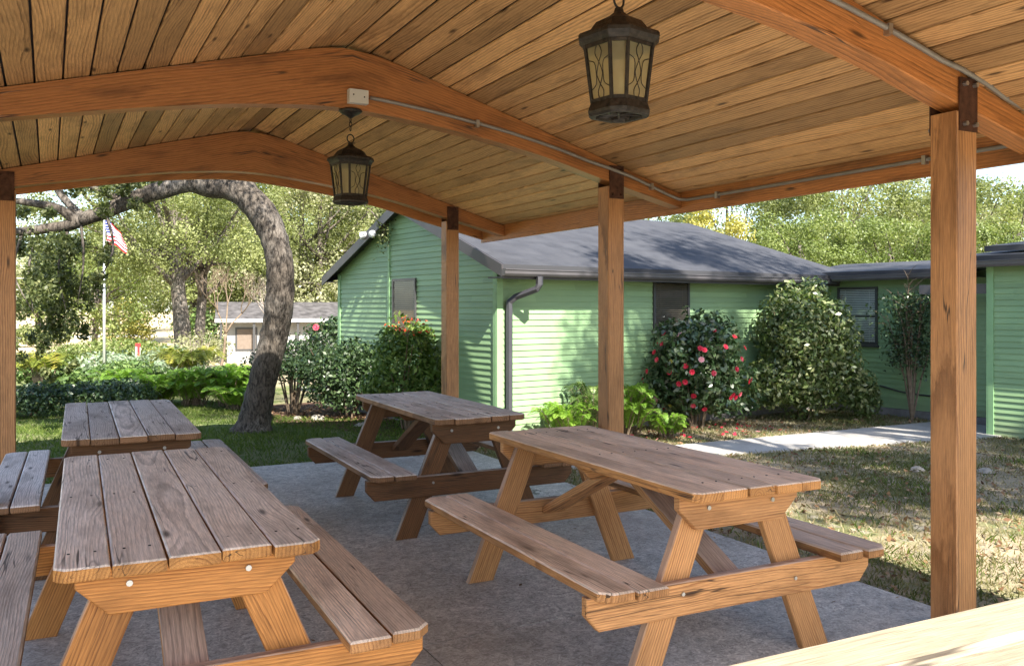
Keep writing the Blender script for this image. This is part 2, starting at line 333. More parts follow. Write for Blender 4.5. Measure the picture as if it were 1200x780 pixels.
M['road'] = plain('pale_road', (.36, .35, .34), .9, .2, 0, .4, .15)

# ------------------------------------------------------------------ object helpers
def tag(o, label=None, cat=None, group=None, kind=None):
    if label: o['label'] = label
    if cat: o['category'] = cat
    if group: o['group'] = group
    if kind: o['kind'] = kind
    return o
def empty(name, loc=(0, 0, 0), rz=0, label=None, cat=None, group=None):
    o = bpy.data.objects.new(name, None); COL.objects.link(o); o.location = loc; o.rotation_euler = (0, 0, rz)
    o.empty_display_size = .1
    return tag(o, label, cat, group)
def copy_tree(o, parent=None):
    c = o.copy(); COL.objects.link(c); c.parent = parent
    for ch in list(o.children): copy_tree(ch, c)
    return c
def mesh_obj(name, verts, faces, mat, parent=None, smooth=False, attrs=None, uv=None):
    me = bpy.data.meshes.new(name); me.from_pydata([tuple(v) for v in verts], [], [tuple(f) for f in faces]); me.update()
    for m in (mat if isinstance(mat, (list, tuple)) else [mat]): me.materials.append(m)
    for k, (typ, data) in (attrs or {}).items():
        a = me.attributes.new(k, typ, 'POINT'); a.data.foreach_set('vector' if typ == 'FLOAT_VECTOR' else 'value', np.asarray(data, np.float32).ravel())
    if uv is not None:
        l = me.uv_layers.new(name='UVMap'); l.data.foreach_set('uv', np.asarray(uv, np.float32).ravel())
    if smooth: me.shade_smooth()
    o = bpy.data.objects.new(name, me); COL.objects.link(o); o.parent = parent
    return o

class Wood:
    """collects boards into ONE mesh; each board keeps its own grain coordinates"""
    def __init__(s): s.v = []; s.f = []; s.wc = []; s.r = []
    def prism(s, outline, th, mat4, bevel=.004, flip=False, pith=None, rnd=None):
        """outline: convex-ish polygon in (along, across), ccw; extruded 0..th in local z; mat4 places it"""
        o = [Vector((x, y)) for x, y in outline]
        ar = sum(o[i].x*o[(i+1) % len(o)].y - o[(i+1) % len(o)].x*o[i].y for i in range(len(o)))
        if ar < 0: o.reverse()
        n = len(o); b = min(bevel, th*.45)
        ins = []
        for i in range(n):
            p, q, t = o[i-1], o[i], o[(i+1) % n]
            d1 = (q-p).normalized(); d2 = (t-q).normalized()
            n1 = Vector((-d1.y, d1.x)); n2 = Vector((-d2.y, d2.x))
            k = 1 + n1.dot(n2); ins.append(q + (n1+n2)*(b/max(k, .25)))
        rings = [[(p.x, p.y, 0) for p in ins], [(p.x, p.y, b) for p in o], [(p.x, p.y, th-b) for p in o], [(p.x, p.y, th) for p in ins]]
        base = len(s.v)
        if rnd is None: rnd = random.random()
        if pith is None: pith = (random.uniform(-.07, .07), random.choice((-1, 1))*random.uniform(.03, .10), random.uniform(-.012, .012))
        lo = random.uniform(0, 20)
        for rg in rings:
            for p in rg:
                s.v.append(mat4 @ Vector(p))
                s.wc.append((p[0]+lo, p[1]+pith[0]+p[0]*.006, p[2]+pith[1]+p[0]*pith[2])); s.r.append(rnd)
        for k in range(3):
            for i in range(n):
                j = (i+1) % n
                s.f.append((base+k*n+i, base+k*n+j, base+(k+1)*n+j, base+(k+1)*n+i))
        s.f.append(tuple(base+i for i in reversed(range(n)))); s.f.append(tuple(base+3*n+i for i in range(n)))
    def board(s, L0, L1, A0, A1, T0, T1, mat4=None, **k):
        """axis box: along x, across y, thick z"""
        m = (mat4 or Matrix.Identity(4)) @ Matrix.Translation((0, 0, T0))
        s.prism([(L0, A0), (L1, A0), (L1, A1), (L0, A1)], T1-T0, m, **k)
    def build(s, name, mat, parent=None):
        return mesh_obj(name, s.v, s.f, mat, parent, attrs={'wc': ('FLOAT_VECTOR', s.wc), 'rnd': ('FLOAT', s.r)})
def frame(ox, oy, oz, ex, ey, ez):
    """matrix from origin and three axis vectors"""
    m = Matrix.Identity(4)
    for i, e in enumerate((ex, ey, ez)):
        for j in range(3): m[j][i] = e[j]
    m[0][3], m[1][3], m[2][3] = ox, oy, oz
    return m

class MB:
    def __init__(s): s.v = []; s.f = []; s.uv = []
    def poly(s, pts, uvs=None):
        b = len(s.v); s.v += [tuple(p) for p in pts]; s.f.append(tuple(range(b, b+len(pts)))); s.uv += uvs if uvs else [(0, 0)]*len(pts)
    def box(s, x0, x1, y0, y1, z0, z1, mat=None):
        P = [Vector(p) for p in ((x0, y0, z0), (x1, y0, z0), (x1, y1, z0), (x0, y1, z0), (x0, y0, z1), (x1, y0, z1), (x1, y1, z1), (x0, y1, z1))]
        if mat: P = [mat @ p for p in P]
        for f in ((3, 2, 1, 0), (4, 5, 6, 7), (0, 1, 5, 4), (1, 2, 6, 5), (2, 3, 7, 6), (3, 0, 4, 7)): s.poly([P[i] for i in f])
    def prism(s, outline, z0, z1, mat=None):
        n = len(outline)
        ar = sum(outline[i][0]*outline[(i+1) % n][1]-outline[(i+1) % n][0]*outline[i][1] for i in range(n))
        if ar < 0: outline = outline[::-1]
        f = (lambda p: mat @ Vector(p)) if mat else Vector
        for i in range(n):
            a, b = outline[i], outline[(i+1) % n]
            s.poly([f((*a, z0)), f((*b, z0)), f((*b, z1)), f((*a, z1))])
        s.poly([f((*p, z1)) for p in outline]); s.poly([f((*p, z0)) for p in outline[::-1]])
    def tube(s, pts, rad, n=8, cap=True, jitter=0):
        pts = [Vector(p) for p in pts]; rads = rad if isinstance(rad, (list, tuple)) else [rad]*len(pts)
        up = None; rings = []
        for i, p in enumerate(pts):
            d = (pts[min(i+1, len(pts)-1)]-pts[max(i-1, 0)]).normalized()
            if up is None:
                up = Vector((0, 0, 1)) if abs(d.z) < .9 else Vector((1, 0, 0))
            x = up.cross(d).normalized(); y = d.cross(x).normalized(); up = y if False else d.cross(x).normalized(); up = y
            b = len(s.v)
            for k in range(n):
                a = 2*math.pi*k/n; rr = rads[i]*(1+random.uniform(-jitter, jitter))
                s.v.append(tuple(p+(x*math.cos(a)+y*math.sin(a))*rr))
            rings.append(b)
        for i in range(len(rings)-1):
            for k in range(n):
                j = (k+1) % n; s.f.append((rings[i]+k, rings[i]+j, rings[i+1]+j, rings[i+1]+k)); s.uv += [(0, 0)]*4
        if cap:
            s.f.append(tuple(rings[0]+k for k in reversed(range(n)))); s.uv += [(0, 0)]*n
            s.f.append(tuple(rings[-1]+k for k in range(n))); s.uv += [(0, 0)]*n
    def lathe(s, prof, n=16, center=(0, 0)):
        b = len(s.v)
        for r, z in prof:
            for k in range(n):
                a = 2*math.pi*k/n; s.v.append((center[0]+r*math.cos(a), center[1]+r*math.sin(a), z))
        for i in range(len(prof)-1):
            for k in range(n):
                j = (k+1) % n; s.f.append((b+i*n+k, b+i*n+j, b+(i+1)*n+j, b+(i+1)*n+k)); s.uv += [(0, 0)]*4
    def build(s, name, mat, parent=None, smooth=False, uv=False):
        return mesh_obj(name, s.v, s.f, mat, parent, smooth, uv=s.uv if uv else None)
def catmull(pts, sub=6):
    P = [np.array(p, float) for p in pts]; P = [2*P[0]-P[1]] + P + [2*P[-1]-P[-2]]; out = []
    for i in range(1, len(P)-2):
        for k in range(sub):
            t = k/sub; a, b, c, d = P[i-1:i+3]
            out.append(.5*((2*b)+(c-a)*t+(2*a-5*b+4*c-d)*t*t+(3*b-a-3*c+d)*t**3))
    out.append(P[-2]); return out
def limb(mb, pts, sub=5, n=10, jit=.04):
    """pts: (x, y, z, radius)"""
    q = catmull(pts, sub); mb.tube([p[:3] for p in q], [max(.002, p[3]) for p in q], n, jitter=jit)

def leaves(name, pos, size, mat, parent=None, aspect=.5, up=.35, nrm=None, rnd=None, sizevar=.35, fold=.0, nw=.9):
    """one mesh of leaf-shaped quads at pos (N,3); nrm: preferred outward direction"""
    pos = np.asarray(pos, float); n = len(pos)
    d = RNG.normal(size=(n, 3)); d /= np.linalg.norm(d, axis=1)[:, None]
    nn = RNG.normal(size=(n, 3))*.75
    if nrm is not None: nn += nrm*nw
    nn[:, 2] += up; nn /= np.linalg.norm(nn, axis=1)[:, None]
    t = np.cross(nn, d); t /= np.maximum(np.linalg.norm(t, axis=1), 1e-6)[:, None]
    w = np.cross(nn, t)
    s = (size*(1+RNG.uniform(-sizevar, sizevar, n)))[:, None]
    v = np.stack([pos-t*s*.5, pos+w*s*aspect*.5-t*s*.05+nn*s*fold, pos+t*s*.5, pos-w*s*aspect*.5-t*s*.05+nn*s*fold], 1).reshape(-1, 3)
    return quad_mesh(name, v, rnd if rnd is not None else RNG.random(n), mat, parent)
def quad_mesh(name, v, rnd, mat, parent=None):
    n = len(v)//4
    me = bpy.data.meshes.new(name); me.vertices.add(4*n); me.loops.add(4*n); me.polygons.add(n)
    me.vertices.foreach_set('co', np.asarray(v, np.float32).ravel()); me.loops.foreach_set('vertex_index', np.arange(4*n, dtype=np.int32))
    me.polygons.foreach_set('loop_start', np.arange(0, 4*n, 4, dtype=np.int32))
    me.update(calc_edges=True)
    a = me.attributes.new('rnd', 'FLOAT', 'POINT'); a.data.foreach_set('value', np.repeat(np.asarray(rnd, np.float32), 4))
    me.materials.append(mat)
    o = bpy.data.objects.new(name, me); COL.objects.link(o); o.parent = parent
    return o
def blob_points(n, c, r, shell=.55, lumps=9, amp=.25, seed=0, zmin=None):
    """points in a lumpy ellipsoid, biased to its outside; returns points and outward normals"""
    g = np.random.default_rng(seed+11)
    d = g.normal(size=(n, 3)); d /= np.linalg.norm(d, axis=1)[:, None]
    ld = g.normal(size=(lumps, 3)); ld /= np.linalg.norm(ld, axis=1)[:, None]
    la = g.uniform(-1, 1, lumps)
    k = 1+amp*(np.maximum(0, d@ld.T-.55)/.45*la).sum(1)
    rad = (shell+(1-shell)*g.random(n))**.8
    rad = np.where(g.random(n) < .18, g.random(n)**.5, rad)
    p = d*(rad*k)[:, None]*np.array(r)+np.array(c)
    if zmin is not None:
        m = p[:, 2] > zmin; p = p[m]; d = d[m]
    return p, d

# ------------------------------------------------------------------ terrain
def gz(x, y):
    t = np.clip((np.asarray(y, float)-15)/27, 0, 1); s = t*t*(3-2*t)
    return -.05-.95*s
xs = np.unique(np.concatenate([np.linspace(-400, -30, 14), np.linspace(-30, 50, 81), np.linspace(50, 500, 16)]))
ys = np.unique(np.concatenate([np.linspace(-200, -12, 12), np.linspace(-12, 46, 117), np.linspace(46, 600, 26)]))
gx, gy = np.meshgrid(xs, ys); gzv = gz(gx, gy)
nx, ny = len(xs), len(ys)
gv = np.stack([gx, gy, gzv], -1).reshape(-1, 3)
gf = [(j*nx+i, j*nx+i+1, (j+1)*nx+i+1, (j+1)*nx+i) for j in range(ny-1) for i in range(nx-1)]
tag(mesh_obj('ground', gv, gf, M['ground'], smooth=True), kind='structure')

# patio slab with sawn joints
sb = MB(); ys_ = [-3.2, -1.2, 1.22, 3.62, 6.02, 8.42]
for a, b in zip(ys_[:-1], ys_[1:]):
    for x0, x1 in ((-1.0, 1.46), (1.46, 3.92)):
        sb.box(x0+.003 if x0 > 0 else x0, x1-.003 if x1 < 3 else x1, a+.003, b-.003, -.16, 0)
tag(sb.build('patio_slab', M['slab']), kind='structure')
jb = MB(); jb.box(-.995, 3.915, -3.19, 8.41, -.17, -.006); tag(jb.build('patio_joint_fill', M['deck']), kind='structure')
pb = MB(); pb.prism([(3.925, 7.15), (6.4, 7.02), (9.0, 6.66), (9.6, 6.5), (11.0, 6.5), (11.0, 7.72), (3.925, 7.78)], -.14, -.035)
tag(pb.build('path', M['path']), kind='structure')
rb = MB(); rb.poly([(-40, 62, -.98), (14, 84, -.98), (14, 90, -.98), (-40, 68, -.98)]); rb.poly([(-14, 68, -.976), (-4, 72, -.976), (-4, 140, -.976), (-12, 140, -.976)])
tag(rb.build('road', M['road']), kind='structure')

# ------------------------------------------------------------------ pavilion
RX = 1.69; ZP = 3.16; SLL, SLR = .262, .304
def ceil(x): return ZP-(SLL*(RX-x) if x < RX else SLR*(x-RX))
def beamtop(x):
    d = math.hypot(x-RX, .2); return ZP+.004-(SLL if x < RX else SLR)*d
XL, XR = -.94, 4.30
pav = empty('pavilion', (0, 0, 0), 0, 'open timber pavilion with pine board ceiling, arched cedar beams and square posts', 'pavilion')
botpts = [(-.94, 2.352), (-.226, 2.497), (.178, 2.574), (.616, 2.65), (1.093, 2.715), (1.69, 2.748), (2.497, 2.664), (3.093, 2.557), (3.523, 2.449), (4.30, 2.262)]
botc = [tuple(p) for p in catmull(botpts, 4)]
def beam(name, y0, y1, mat, dz=0, x0=XL+.02, x1=XR-.002, parent=pav):
    """arched beam as strips of one outline, grain along x"""
    w = Wood(); b = [p for p in botc if x0-1e-6 <= p[0] <= x1+1e-6]
    xs_ = sorted(set([x0] + [p[0] for p in b] + [RX+k*.06 for k in range(-6, 7)] + [x1]))
    bx = [p[0] for p in botc]; bz = [p[1] for p in botc]
    rnd = random.random(); v = []; wc = []; f = []
    for x in xs_:
        zb = float(np.interp(x, bx, bz))+dz; zt = min(ceil(x)-.002, beamtop(x)+.012)
        for (yy, zz) in ((y0, zb+.006), (y0+.006, zb), (y1-.006, zb), (y1, zb+.006), (y1, zt), (y0, zt)):
            v.append((x, yy, zz)); wc.append((x, zz-2.6+.25*abs(x-RX)*.9, yy-y0+.16))
    n = len(xs_)
    for i in range(n-1):
        for k in range(6):
            j = (k+1) % 6; a = i*6; c = a+6
            f.append((a+k, a+j, c+j, c+k)[::-1])
    f.append((0, 1, 2, 3, 4, 5)); e = (n-1)*6; f.append((e+5, e+4, e+3, e+2, e+1, e))
    return mesh_obj(name, v, f, mat, parent, attrs={'wc': ('FLOAT_VECTOR', wc), 'rnd': ('FLOAT', [rnd]*len(v))})
BY = [.42, 2.61, 5.39, 8.335]
def zbot(x): return float(np.interp(x, [p[0] for p in botc], [p[1] for p in botc]))
def xbox_frame(): return Matrix.Identity(4)
UP = frame(0, 0, 0, (0, 0, 1), (1, 0, 0), (0, 1, 0))           # along z, across x, thick y
for y in BY:
    beam('arched_beam', y-.065, y+.065, M['beam'])
    for x in (3.69, -.31):
        w = Wood(); zt = min(zbot(x-.07), zbot(x+.07))-.003
        w.board(0, zt, x-.07, x+.07, y-.07, y+.07, UP, bevel=.006)
        po = w.build('post', M['post'], pav)
        for sgn in (-1, 1):
            mb = MB(); yf = y+sgn*.0702; z0 = zt-.09
            mb.box(x-.062, x+.062, min(yf, yf+sgn*.008), max(yf, yf+sgn*.008), z0, zt+.15)
            br = mb.build('bracket', M['bracket'], po)
            for bx_, bz_ in ((-.035, z0+.03), (.035, z0+.03), (-.035, zt+.12), (.035, zt+.12)):
                a = yf+sgn*.007; bb = MB(); bb.tube([(x+bx_, a, bz_), (x+bx_, a+sgn*.02, bz_)], .011, 6); bb.build('bolt', M['bolt'] if y < 3 else M['bracket'], br)
# ceiling boards: one run per bay
w = Wood()
Yb = [-.15]+BY[:3]+[8.78]
for side in (0, 1):
    if side == 0: e = Vector((-1, 0, -SLL)).normalized(); x_end = (RX-XL)*math.sqrt(1+SLL**2)-.02
    else: e = Vector((1, 0, -SLR)).normalized(); x_end = (XR-RX)*math.sqrt(1+SLR**2)-.02
    nrm = Vector((0, 1, 0)).cross(e); nrm = nrm if nrm.z > 0 else -nrm
    k = 0.0
    while k < x_end-.02:
        k1 = min(k+.138, x_end)
        for a, b in zip(Yb[:-1], Yb[1:]):
            m = frame(RX, 0, ZP+.003, (0, 1, 0), tuple(e), tuple(nrm))
            w.board(a+.001, b-.001, k+.0055, k1-.0045, random.uniform(0, .003), .02, m, bevel=.005)
        k += .1395
w.build('ceiling', M['ceil'], pav)
mb = MB()
def roofpt(x, y, dz): return (x, y, ceil(x)+dz)
for (xa, xb) in ((XL-.05, RX), (RX, XR+.05)):
    for za, flip in ((.028, 0), (.12, 1)):
        P = [roofpt(xa, -.2, za), roofpt(xb, -.2, za), roofpt(xb, 8.86, za), roofpt(xa, 8.86, za)]
        mb.poly(P if flip else P[::-1], [(0, 0), (2.7, 0), (2.7, 8.7), (0, 8.7)])
for x in (XL-.05, XR+.05):
    mb.poly([roofpt(x, -.2, .028), roofpt(x, 8.86, .028), roofpt(x, 8.86, .12), roofpt(x, -.2, .12)])
for y in (-.2, 8.86):
    mb.poly([roofpt(XL-.05, y, .028), roofpt(RX, y, .028), roofpt(XR+.05, y, .028), roofpt(XR+.05, y, .12), roofpt(RX, y, .12), roofpt(XL-.05, y, .12)])
mb.build('roof', M['shingle'], pav, uv=True)
YB = frame(0, 0, 0, (0, 1, 0), (0, 0, 1), (1, 0, 0))             # along y, across z, thick x
for x0, zb, zt in ((XR, 2.225, ceil(XR)+.03), (XL-.035, 2.36, ceil(XL)+.03)):
    w = Wood(); w.board(-.15, 8.855, zb, zt, x0, x0+.035, YB, bevel=.004, pith=(.05, .09, .001)); w.build('eave_board', M['beam'], pav)
for y in (-.19, 8.815):
    beam('gable_board', y, y+.036, M['beam'], dz=-.004, x0=XL+.001, x1=XR-.003)
# conduit runs and junction box on the beams
def conduit(pts, name='conduit'):
    mb = MB(); mb.tube([p for p in pts], .0125, 8)
    c = mb.build(name, M['conduit'], pav, smooth=True); return c
yf = BY[2]-.065
pts = [(1.80, yf-.014, zbot(1.80)+.085)]+[(x, yf-.014, zbot(x)+.085) for x in np.linspace(1.9, 3.45, 8)]+[(x, yf-.024, zbot(x)+.088) for x in (3.6, 3.72, 3.8)]+[(3.98, yf-.014, zbot(3.98)+.078), (4.16, yf-.014, zbot(4.16)+.06), (4.25, yf-.03, 2.325), (4.283, yf-.09, 2.318), (4.286, yf-.2, 2.317)]+[(4.286, y, 2.317) for y in np.linspace(4.8, .3, 9)]
conduit(pts)
yf = BY[1]-.065
conduit([(x, yf-.014, zbot(x)+.14) for x in np.linspace(1.75, 3.5, 10)]+[(x, yf-.026, zbot(x)+.142) for x in (3.62, 3.7, 3.8)]+[(x, yf-.014, zbot(x)+.135) for x in (3.95, 4.2)])
cl = MB()
for x, yy, zz in ((2.55, BY[2]-.065, .085), (4.0, BY[2]-.065, .078), (2.2, BY[1]-.065, .14), (3.15, BY[1]-.065, .14)):
    z = zbot(x)+zz; cl = MB(); cl.box(x-.012, x+.012, yy-.031, yy-.0005, z-.03, z+.018); cl.build('conduit_clip', M['bolt'], pav)
for y in (4.9, 3.2, 1.6): cl = MB(); cl.box(4.268, 4.2995, y-.012, y+.012, 2.29, 2.338); cl.build('conduit_clip', M['bolt'], pav)
mb = MB(); x = 1.715; z = zbot(x)+.03
mb.box(x-.062, x+.062, BY[2]-.065-.05, BY[2]-.0655, z, z+.085)
jb = mb.build('junction_box', M['box'], pav)
for q, zz in ((-.035, .05), (.035, .04)):
    mb = MB(); mb.tube([(x+q, BY[2]-.1145, z+zz), (x+q, BY[2]-.118, z+zz)], .005, 8); mb.build('screw', M['iron'], jb)

# ------------------------------------------------------------------ lanterns
def octo(r, z, k=.58):
    return [(r, -k*r, z), (r, k*r, z), (k*r, r, z), (-k*r, r, z), (-r, k*r, z), (-r, -k*r, z), (-k*r, -r, z), (k*r, -r, z)]
def octo_shell(mb, prof):
    b = len(mb.v)
    for r, z in prof: mb.v += octo(r, z)
    for i in range(len(prof)-1):
        for k in range(8):
            j = (k+1) % 8; mb.f.append((b+i*8+k, b+i*8+j, b+i*8+8+j, b+i*8+8+k)); mb.uv += [(0, 0)]*4
def make_lantern(label, loc, rz, drop):
    """origin at the mounting point on the beam; z runs down"""
    t = empty('hanging_lantern', loc, rz, label, 'lantern', 'lanterns hanging from the pavilion beams')
    mb = MB(); mb.lathe([(0, 0), (.072, 0), (.075, -.008), (.06, -.022), (.03, -.036), (.012, -.05), (0, -.052)][::-1], 20); mb.build('canopy', M['iron'], t, smooth=True)
    zt = -drop                       # top of finial
    # chain links
    mb = MB(); z = -.048; i = 0; lk = .034
    while z-lk*.8 > zt+.05:
        ring = []
        for k in range(13):
            a = 2*math.pi*k/12; u = .009*math.cos(a); v = lk*.5*math.sin(a)
            ring.append((u if i % 2 else 0, 0 if i % 2 else u, z-lk*.45+v))
        mb.tube(ring, .0028, 5, cap=False); z -= lk*.78; i += 1
    ring = [(.024*math.cos(a), 0, zt+.022+.026*math.sin(a)) for a in np.linspace(0, 2*math.pi, 17)]
    mb.tube(ring, .0042, 6, cap=False)
    mb.build('chain', M['iron'], t, smooth=True)
    mb = MB(); octo_shell(mb, [(.001, zt), (.012, zt-.004), (.016, zt-.02), (.03, zt-.034), (.05, zt-.045), (.072, zt-.058), (.085, zt-.078), (.092, zt-.092), (.122, zt-.10), (.127, zt-.108), (.127, zt-.12), (.118, zt-.13), (.112, zt-.142), (.105, zt-.142), (.10, zt-.10)][::-1])
    mb.build('cap', M['iron'], t)
    zb0, zb1 = zt-.142, zt-.345; r0, r1 = .106, .084
    # cage: eight ribs
    mb = MB(); A, B = octo(r0, zb0), octo(r1, zb1)
    for a, b in zip(A, B): mb.tube([a, b], .0075, 5)
    octo_shell(mb, [(r0-.004, zb0-.012), (r0+.003, zb0-.012), (r0+.004, zb0)][::-1])
    mb.build('cage', M['iron'], t)
    mb = MB(); octo_shell(mb, [(r1-.006, zb1+.012), (r1+.004, zb1+.012), (r1+.004, zb1), (r1+.008, zb1-.012), (r1+.013, zb1-.03), (r1+.011, zb1-.04), (r1+.004, zb1-.047), (.074, zb1-.047), (.07, zb1-.03)][::-1])
    # pierced leafy bottom
    for k in range(8):
        a = k*math.pi/4; mb.tube([(0, 0, zb1-.035), (.045*math.cos(a), .045*math.sin(a), zb1-.038), (.078*math.cos(a+.3), .078*math.sin(a+.3), zb1-.035)], .0065, 5)
    mb.build('base', M['iron'], t)
    for k in range(8):
        j = (k+1) % 8; ip = .965
        q = [Vector(A[k])*1, Vector(A[j]), Vector(B[j]), Vector(B[k])]
        q = [Vector((p.x*ip, p.y*ip, p.z)) for p in q]
        mb = MB(); mb.poly([q[3], q[2], q[1], q[0]]); g = mb.build('glass_pane', M['lglass'], t)
        if k % 2 == 0:               # wide pane with came pattern
            o = Vector(q[3]); ex = q[2]-q[3]; nrm = Vector((o.x+q[2].x, o.y+q[2].y, 0)).normalized()*.003
            def pt(u, v):
                a = q[3].lerp(q[2], u); b = q[0].lerp(q[1], u); return tuple(a.lerp(b, v)+nrm)
            lm = MB()
            c1 = [(.5, 1), (.36, .82), (.5, .66), (.62, .5), (.62, .42), (.5, .28), (.36, .16), (.42, 0)]
            c2 = [(.5, 1), (.64, .82), (.5, .66), (.38, .5), (.38, .42), (.5, .28), (.64, .16), (.58, 0)]
            sd = [(.08, .72), (.3, .66), (.34, .47), (.3, .3), (.08, .22)]
            for c in (c1, c2, sd, [(1-u, v) for u, v in sd]): lm.tube([pt(*p) for p in catmull(c, 3)], .0018, 4)
            lm.build('came', M['iron'], g)
    mb = MB()
    for k in range(3):
        a = k*2*math.pi/3; mb.tube([(.022*math.cos(a), .022*math.sin(a), zb1-.02), (.022*math.cos(a), .022*math.sin(a), zb1+.09)], .009, 8)
    mb.build('candle_tube', M['bulb'], t)
    return t
x = 1.79; make_lantern('black iron hanging lantern nearest the camera, seen large against the ceiling boards', (x, 2.565, zbot(x)), R(10), zbot(x)-2.566)
x = 1.69; make_lantern('smaller-looking black lantern on a chain below the grey junction box of the second beam', (x, BY[2]-.02, zbot(x)), R(10), zbot(x)-2.545)

# ------------------------------------------------------------------ picnic tables
def make_table(loc, rz, label, Wd, Ln, tm, sm, fm, seat_in=.46, seed=0):
    random.seed(seed)
    t = empty('picnic_table', loc, rz, label, 'picnic table', 'picnic tables under the pavilion')
    AL = frame(0, 0, 0, (0, 1, 0), (1, 0, 0), (0, 0, -1))   # along y, across x, thick downwards
    AL = frame(0, 0, 0, (0, -1, 0), (1, 0, 0), (0, 0, 1))   # along -y, across x, up
    h = Ln/2
    w = Wood(); n = 5; bw = (Wd-.0055*(n-1))/n
    for i in range(n):
        x0 = -Wd/2+i*(bw+.0055); e0 = random.uniform(-.008, .008); e1 = random.uniform(-.012, .012); dz = random.uniform(-.0025, .0025)
        a0, a1 = -h+e0, h+e1
        c0 = .028 if i == 0 else 0; c1 = .028 if i == n-1 else 0
        o = [(a0+c0, x0), (a1-c0, x0), (a1, x0+c0), (a1, x0+bw-c1), (a1-c1, x0+bw), (a0+c1, x0+bw), (a0, x0+bw-c1), (a0, x0+c0)]
        o = [p for k, p in enumerate(o) if p != o[k-1]]
        w.prism(o, .04, AL @ Matrix.Translation((0, 0, .745+dz)), bevel=.005, pith=(random.uniform(-.03, .03), random.choice((-.01, -.035, .07)), random.uniform(-.01, .01)))
    top = w.build('tabletop', tm, t)
    for i in range(n):
        for yy in (-h+.16, h-.16, 0):
            for q in (-.035, .035):
                xx = -Wd/2+i*(bw+.0055)+bw/2+q; nb = MB(); nb.tube([(xx, yy, .784), (xx, yy, .7865)], .0045, 6); nb.build('screw', M['iron'], top)
    for s in (-1, 1):
        w = Wood()
        for i in range(2):
            b0 = seat_in+i*.146; b1 = b0+.138; e0 = random.uniform(-.012, .012); e1 = random.uniform(-.012, .012)
            a0, a1 = -h+e0+.01, h+e1-.01; c = .045 if i == 1 else .006
            o = [(a0, b0), (a1, b0), (a1, b1-c), (a1-c, b1), (a0+c, b1), (a0, b1-c)]
            o = [(p, s*q) for p, q in o]
            w.prism(o, .04, AL @ Matrix.Translation((0, 0, .41+random.uniform(-.002, .002))), bevel=.007, pith=(random.uniform(-.03, .03), random.choice((-.012, .06)), random.uniform(-.01, .01)))
        w.build('seat', sm, t)
    so = seat_in+.292
    for e in (-1, 1):                 # end frames
        y0 = e*(h-.125)
        F = frame(0, y0, 0, (1, 0, 0), (0, 0, 1), (0, -e*1.0, 0)) if e < 0 else frame(0, y0, 0, (1, 0, 0), (0, 0, 1), (0, -1, 0))
        # the frame's thickness runs inwards from its outer face
        w = Wood(); w.prism([(-so+.06, .272), (so-.06, .272), (so-.004, .335), (so-.004, .407), (-so+.004, .407), (-so+.004, .335)], .04, F, bevel=.004)
        sp = w.build('seat_support', fm, t)
        cw = min(.315, Wd/2-.02)
        w = Wood(); w.prism([(-cw+.09, .603), (cw-.09, .603), (cw, .69), (cw, .742), (-cw, .742), (-cw, .69)], .04, F, bevel=.004)
        ct = w.build('cleat', fm, t)
        for bx_, bz_, q, pr in ((-.17, .69, .0095, ct), (.17, .69, .0095, ct), (-.30, .36, .008, sp), (.30, .34, .008, sp)):
            bm_ = MB(); bm_.tube([(bx_, y0, bz_), (bx_, y0+e*.006, bz_)], q, 8); bm_.build('bolt', M['bolt'], pr)
        G = F @ Matrix.Translation((0, 0, .0415))
        for s in (-1, 1):
            f0, f1, t0, t1 = .395, .545, .095, .235
            w = Wood(); w.prism([(s*f0, 0), (s*f1, 0), (s*t1, .742), (s*t0, .742)][::(1 if s > 0 else -1)], .04, G, bevel=.004)
            # grain along the leg: swap the stored coordinates
            d = Vector((-(f0+f1-t0-t1)/2*s, .742)).normalized(); pr = Vector((-d.y, d.x))
            w.wc = [((a[0]*d.x+a[1]*d.y), (a[0]*pr.x+a[1]*pr.y)+random.uniform(0, 0), a[2]) for a in w.wc]
            w.build('leg', fm, t)
        # diagonal brace from the middle of the top down to the seat support
        ya, za, yb, zb = e*.045, .70, y0-e*.042, .345
        dv = Vector((0, yb-ya, zb-za)); ln = dv.length; dv.normalize(); pv = Vector((1, 0, 0)); nv = dv.cross(pv)
        w = Wood(); w.board(0, ln, -.065, .065, -.02, .02, frame(0, ya, za, tuple(dv), (1, 0, 0), tuple(nv)), bevel=.003)
        w.build('brace', fm, t)
    w = Wood(); F = frame(0, .02, 0, (1, 0, 0), (0, 0, 1), (0, -1, 0))
    cw = Wd/2-.04
    w.prism([(-cw+.07, .668), (cw-.07, .668), (cw, .735), (cw, .743), (-cw, .743), (-cw, .735)], .04, F, bevel=.003); w.build('cleat', fm, t)
    return t
make_table((.405, 3.68, 0), R(-1.6), 'picnic table nearest the camera at lower left, with orange end board and knotty grey top', .735, 2.02, M['top'], M['seat'], M['frame'], seed=3)
make_table((.445, 6.29, 0), R(-1.5), 'grey picnic table behind the nearest left one, beside the edge of the lawn', .72, 2.02, M['oldtop'], M['oldseat'], M['oldframe'], seed=11)
make_table((2.545, 3.56, 0), R(-1.0), 'picnic table at right beside the big front post, with sunny orange end frame', .68, 1.87, M['browntop'], M['seat'], M['paleframe'], seed=23)
make_table((2.53, 6.04, 0), R(-1.2), 'dark brown picnic table at the back of the patio, beside the green house corner', .65, 1.80, M['oldtop'], M['oldseat'], M['oldframe'], seed=31)

